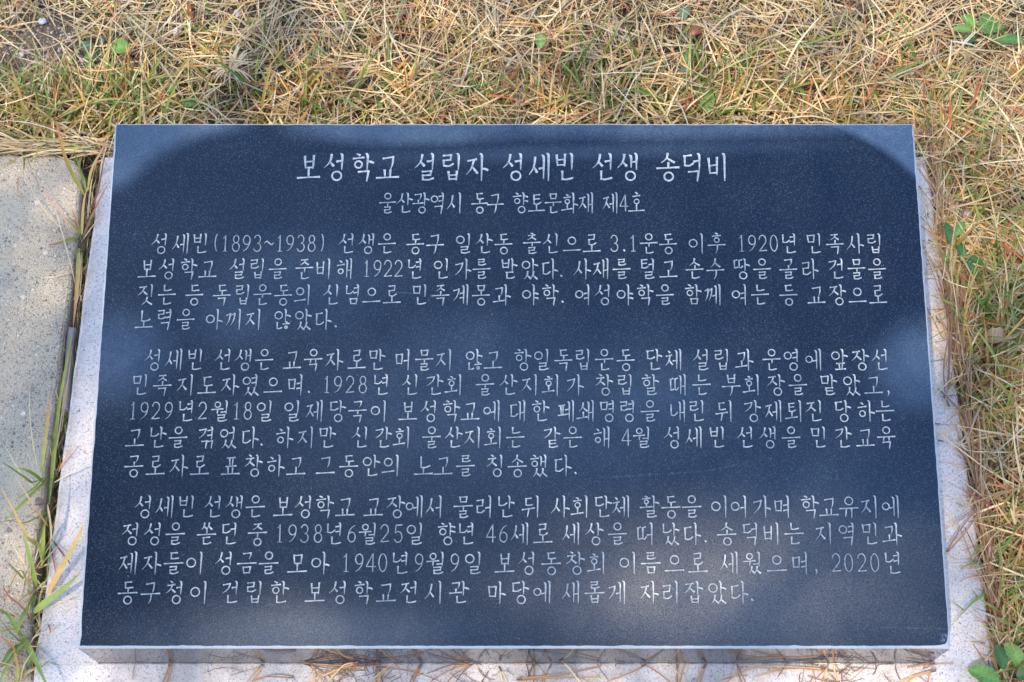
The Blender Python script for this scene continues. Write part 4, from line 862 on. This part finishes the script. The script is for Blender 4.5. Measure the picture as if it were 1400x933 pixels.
needles('brown pair crossing the back corner of the strip', [([(1256, 256, .03), (1268, 270, .02), (1282, 287, .01)], (.26, .15, .15), (.3, .18, .16)), ([(1256, 232, .03), (1270, 252, .02), (1284, 278, .01)], (.26, .15, .15), (.3, .18, .16))], 1.4, G2)
needles('orange thread-like needle hooked on the strip', [([(1268, 293, .006), (1270, 299, .006), (1284, 300, .004), (1296, 297, .002)], (.5, .22, .14), PT), ([(1259, 282, .008), (1268, 275, .008), (1282, 265, .004)], PT, STR)], .9, G2)
needles('cream needle crossing the strip beside the leafy sprig', [([(1270, 329, .006), (1284, 336, .006), (1300, 339, .003)], STR, STR), ([(1262, 344, .006), (1278, 330, .006), (1296, 316, .003)], STR, ORG)], .9, G2)
needles('grey needle stub at the tablet edge near the leafy sprig', [([(1281, 437, .01), (1275, 420, .01), (1290, 421, .006)], STR, ORG), ([(1280, 540, .006), (1300, 520, .01), (1324, 510, .014)], STR, ORG)], 1.0, G2)
# loose bits of needle and straw that gather at the tablet's foot: too many and too small to count
lp = []
for cx_, sd_, k_ in ((470, 40, 46), (620, 45, 20), (740, 60, 14), (930, 90, 14), (1130, 35, 40), (1250, 30, 10), (300, 80, 6)):
    for _ in range(k_): q = W3(rnd.gauss(cx_, sd_), rnd.uniform(909, 940), .002); lp.append((min(max(q.x, -.36), .40), min(q.y, -.0015)))
lp = np.array(lp); n = len(lp)
def litter():
    L = rng.uniform(.005, .04, n); az = rng.uniform(0, math.tau, n); P = np.zeros((n, 5, 3)); cv = rng.normal(0, .3, n)
    for i in range(5):
        a = az+cv*i/4; P[:, i, 0] = lp[:, 0]+np.cos(a)*L*i/4; P[:, i, 1] = lp[:, 1]+np.sin(a)*L*i/4
    P[..., 1] = np.minimum(P[..., 1], -.0012); P[..., 2] = .0011+rng.uniform(0, .004, (n, 1)); W = np.repeat(rng.uniform(.00022, .00045, n)[:, None], 5, 1)
    T = np.gradient(P, axis=1); T /= np.linalg.norm(T, axis=2, keepdims=True)+1e-9; S = np.cross(T, np.array([0, 0, 1.0])); N = np.cross(S, T)
    ca, cb = pick([(4, (.30, .16, .08), (.42, .24, .11)), (3, (.12, .07, .05), (.2, .11, .07)), (2, (.6, .46, .28), (.66, .52, .34))], n); t = np.linspace(0, 1, 5)[None, :, None]
    V, F, C = strips(P, W, S, ca[:, None]*(1-t)+cb[:, None]*t, .4, N); tag(mesh('needle_litter', V, F, M['needle'], None, C), 'loose needle bits gathered along the tablet foot', kind='stuff')
litter()
# ------------------------------------------------------------------ the pine that shades the stone (behind the viewer, towards the sun)
SX = Vector((0, 0, 1)).cross(SUN_DIR).normalized(); SY = SUN_DIR.cross(SX)
GAP_AT = []
for px, py, rx, ry, a, up_ in GAPS:
    c = on_slab(px, py) if up_ else W3(px, py, 0.0); GAP_AT.append((c-SUN_DIR*(c.z/SUN_DIR.z), rx, ry, a))
def sunlit(x, y):
    """wanted share of sun reaching the ground spot (x, y)"""
    t = T_BASE+(T_GRASS-T_BASE)*max(min(1, max(0, (y-.52)/.05)), min(1, max(0, (x-.46)/.04)))
    for c, rx, ry, a in GAP_AT:
        d = math.hypot((x-c.x)/rx, (y-c.y)/ry); t = max(t, a*max(0, min(1, (1.3-d)/.6)))
    return t
tree = empty('pine_tree', (-2.9, -3.9, SOIL-.02), 'spreading pine behind the viewer shading the stone', 'tree')
def limb(name, pts, r0, r1):
    P = curve3(pts, 16); V = []; F = []; o = Vector(tree.location)
    for i, p in enumerate(P):
        t = i/16; T = (P[min(i+1, 16)]-P[max(i-1, 0)]).normalized(); a = T.cross(Vector((.3, .9, .2))).normalized(); b = T.cross(a); r = r0+(r1-r0)*t
        for k in range(10):
            an = k/10*math.tau; rr = r*(1+.1*math.sin(k*3+i)); q = p+a*math.cos(an)*rr+b*math.sin(an)*rr-o; V.append(tuple(q))
    for i in range(16):
        for k in range(10): F.append((i*10+k, i*10+(k+1) % 10, (i+1)*10+(k+1) % 10, (i+1)*10+k))
    return mesh(name, V, F, M['bark'], tree, smooth=True)
tl = Vector(tree.location)
limb('trunk', [tl, tl+Vector((.1, .1, 2)), tl+Vector((.0, .3, 4.2)), tl+Vector((.2, .4, 6.0))], .17, .05)
DC = 4.2
ctr = Vector((.0, .3, 0))+SUN_DIR*DC/SUN_DIR.z
for k in range(5):
    a = k/5*math.tau+.4; e_ = ctr+Vector((math.cos(a)*.9, math.sin(a)*.9, .25+.1*k)); s_ = tl+Vector((.0, .3, 3.6+.35*k)); limb('branch', [s_, (s_+e_)/2+Vector((0, 0, .25)), e_], .06, .012)
limb('branch', [tl+Vector((0, .3, 3.9)), Vector((-2.5, -1.6, 4.3)), Vector((-1.7, -.1, 4.15))], .06, .012)  # added to carry the boughs reflected in the tablet
def crown():
    N0 = N_LEAF; Vs = []
    p = rng.uniform((-1.25, -.75), (1.35, 1.35), (N0, 2)); q = np.array([sunlit(a, b) for a, b in p])
    tau = -np.log(np.clip(q, .01, .99))
    p = p[rng.uniform(0, 3.4, N0) < tau]; n = len(p)
    sd = np.array(SUN_DIR); base_ = np.concatenate([p, np.zeros((n, 1))], 1)+sd*(DC/sd[2]+rng.uniform(-.35, .55, n))[:, None]
    # unseen boughs added so their dark reflection falls on the tablet's lower left
    n3 = 5500; lx_ = -1.22-rng.uniform(0, 1, n3)*1.0; ly_ = .30-rng.uniform(0, 1, n3)*1.1; ov = np.stack([lx_, ly_, 4.1+rng.uniform(-.35, .35, n3)-.12*(lx_+1.2)], 1)
    n2 = 9000; c0 = np.array(ctr)+np.array((-.9, -1.1, .6)); g = rng.normal(0, 1, (n2, 3)); g /= np.linalg.norm(g, axis=1, keepdims=True); g *= rng.uniform(.3, 1, (n2, 1))**.5
    w = c0+g*np.array((1.9, 1.6, .8)); gp = w[:, :2]-sd[:2]*(w[:, 2:]/sd[2]); keep = ~((np.abs(gp[:, 0]-.05) < 1.25) & (gp[:, 1] > -.75) & (gp[:, 1] < 1.35)); w = np.concatenate([w[keep], ov])
    C = np.concatenate([base_, w]); sz = np.concatenate([rng.uniform(.008, .0125, n), rng.uniform(.03, .07, len(w))])
    a = rng.normal(0, 1, (len(C), 3)); a /= np.linalg.norm(a, axis=1, keepdims=True); b = np.cross(a, rng.normal(0, 1, (len(C), 3))); b /= np.linalg.norm(b, axis=1, keepdims=True)
    L = sz[:, None]; V = np.stack([C-a*L*1.5, C+b*L*.7, C+a*L*1.5, C-b*L*.7], 1).reshape(-1, 3)-np.array(tree.location); F = np.arange(len(V)).reshape(-1, 4)
    o = mesh('crown', V, F, M['crown'], tree); o['kind'] = 'stuff'
    print('crown quads', len(C))
crown()
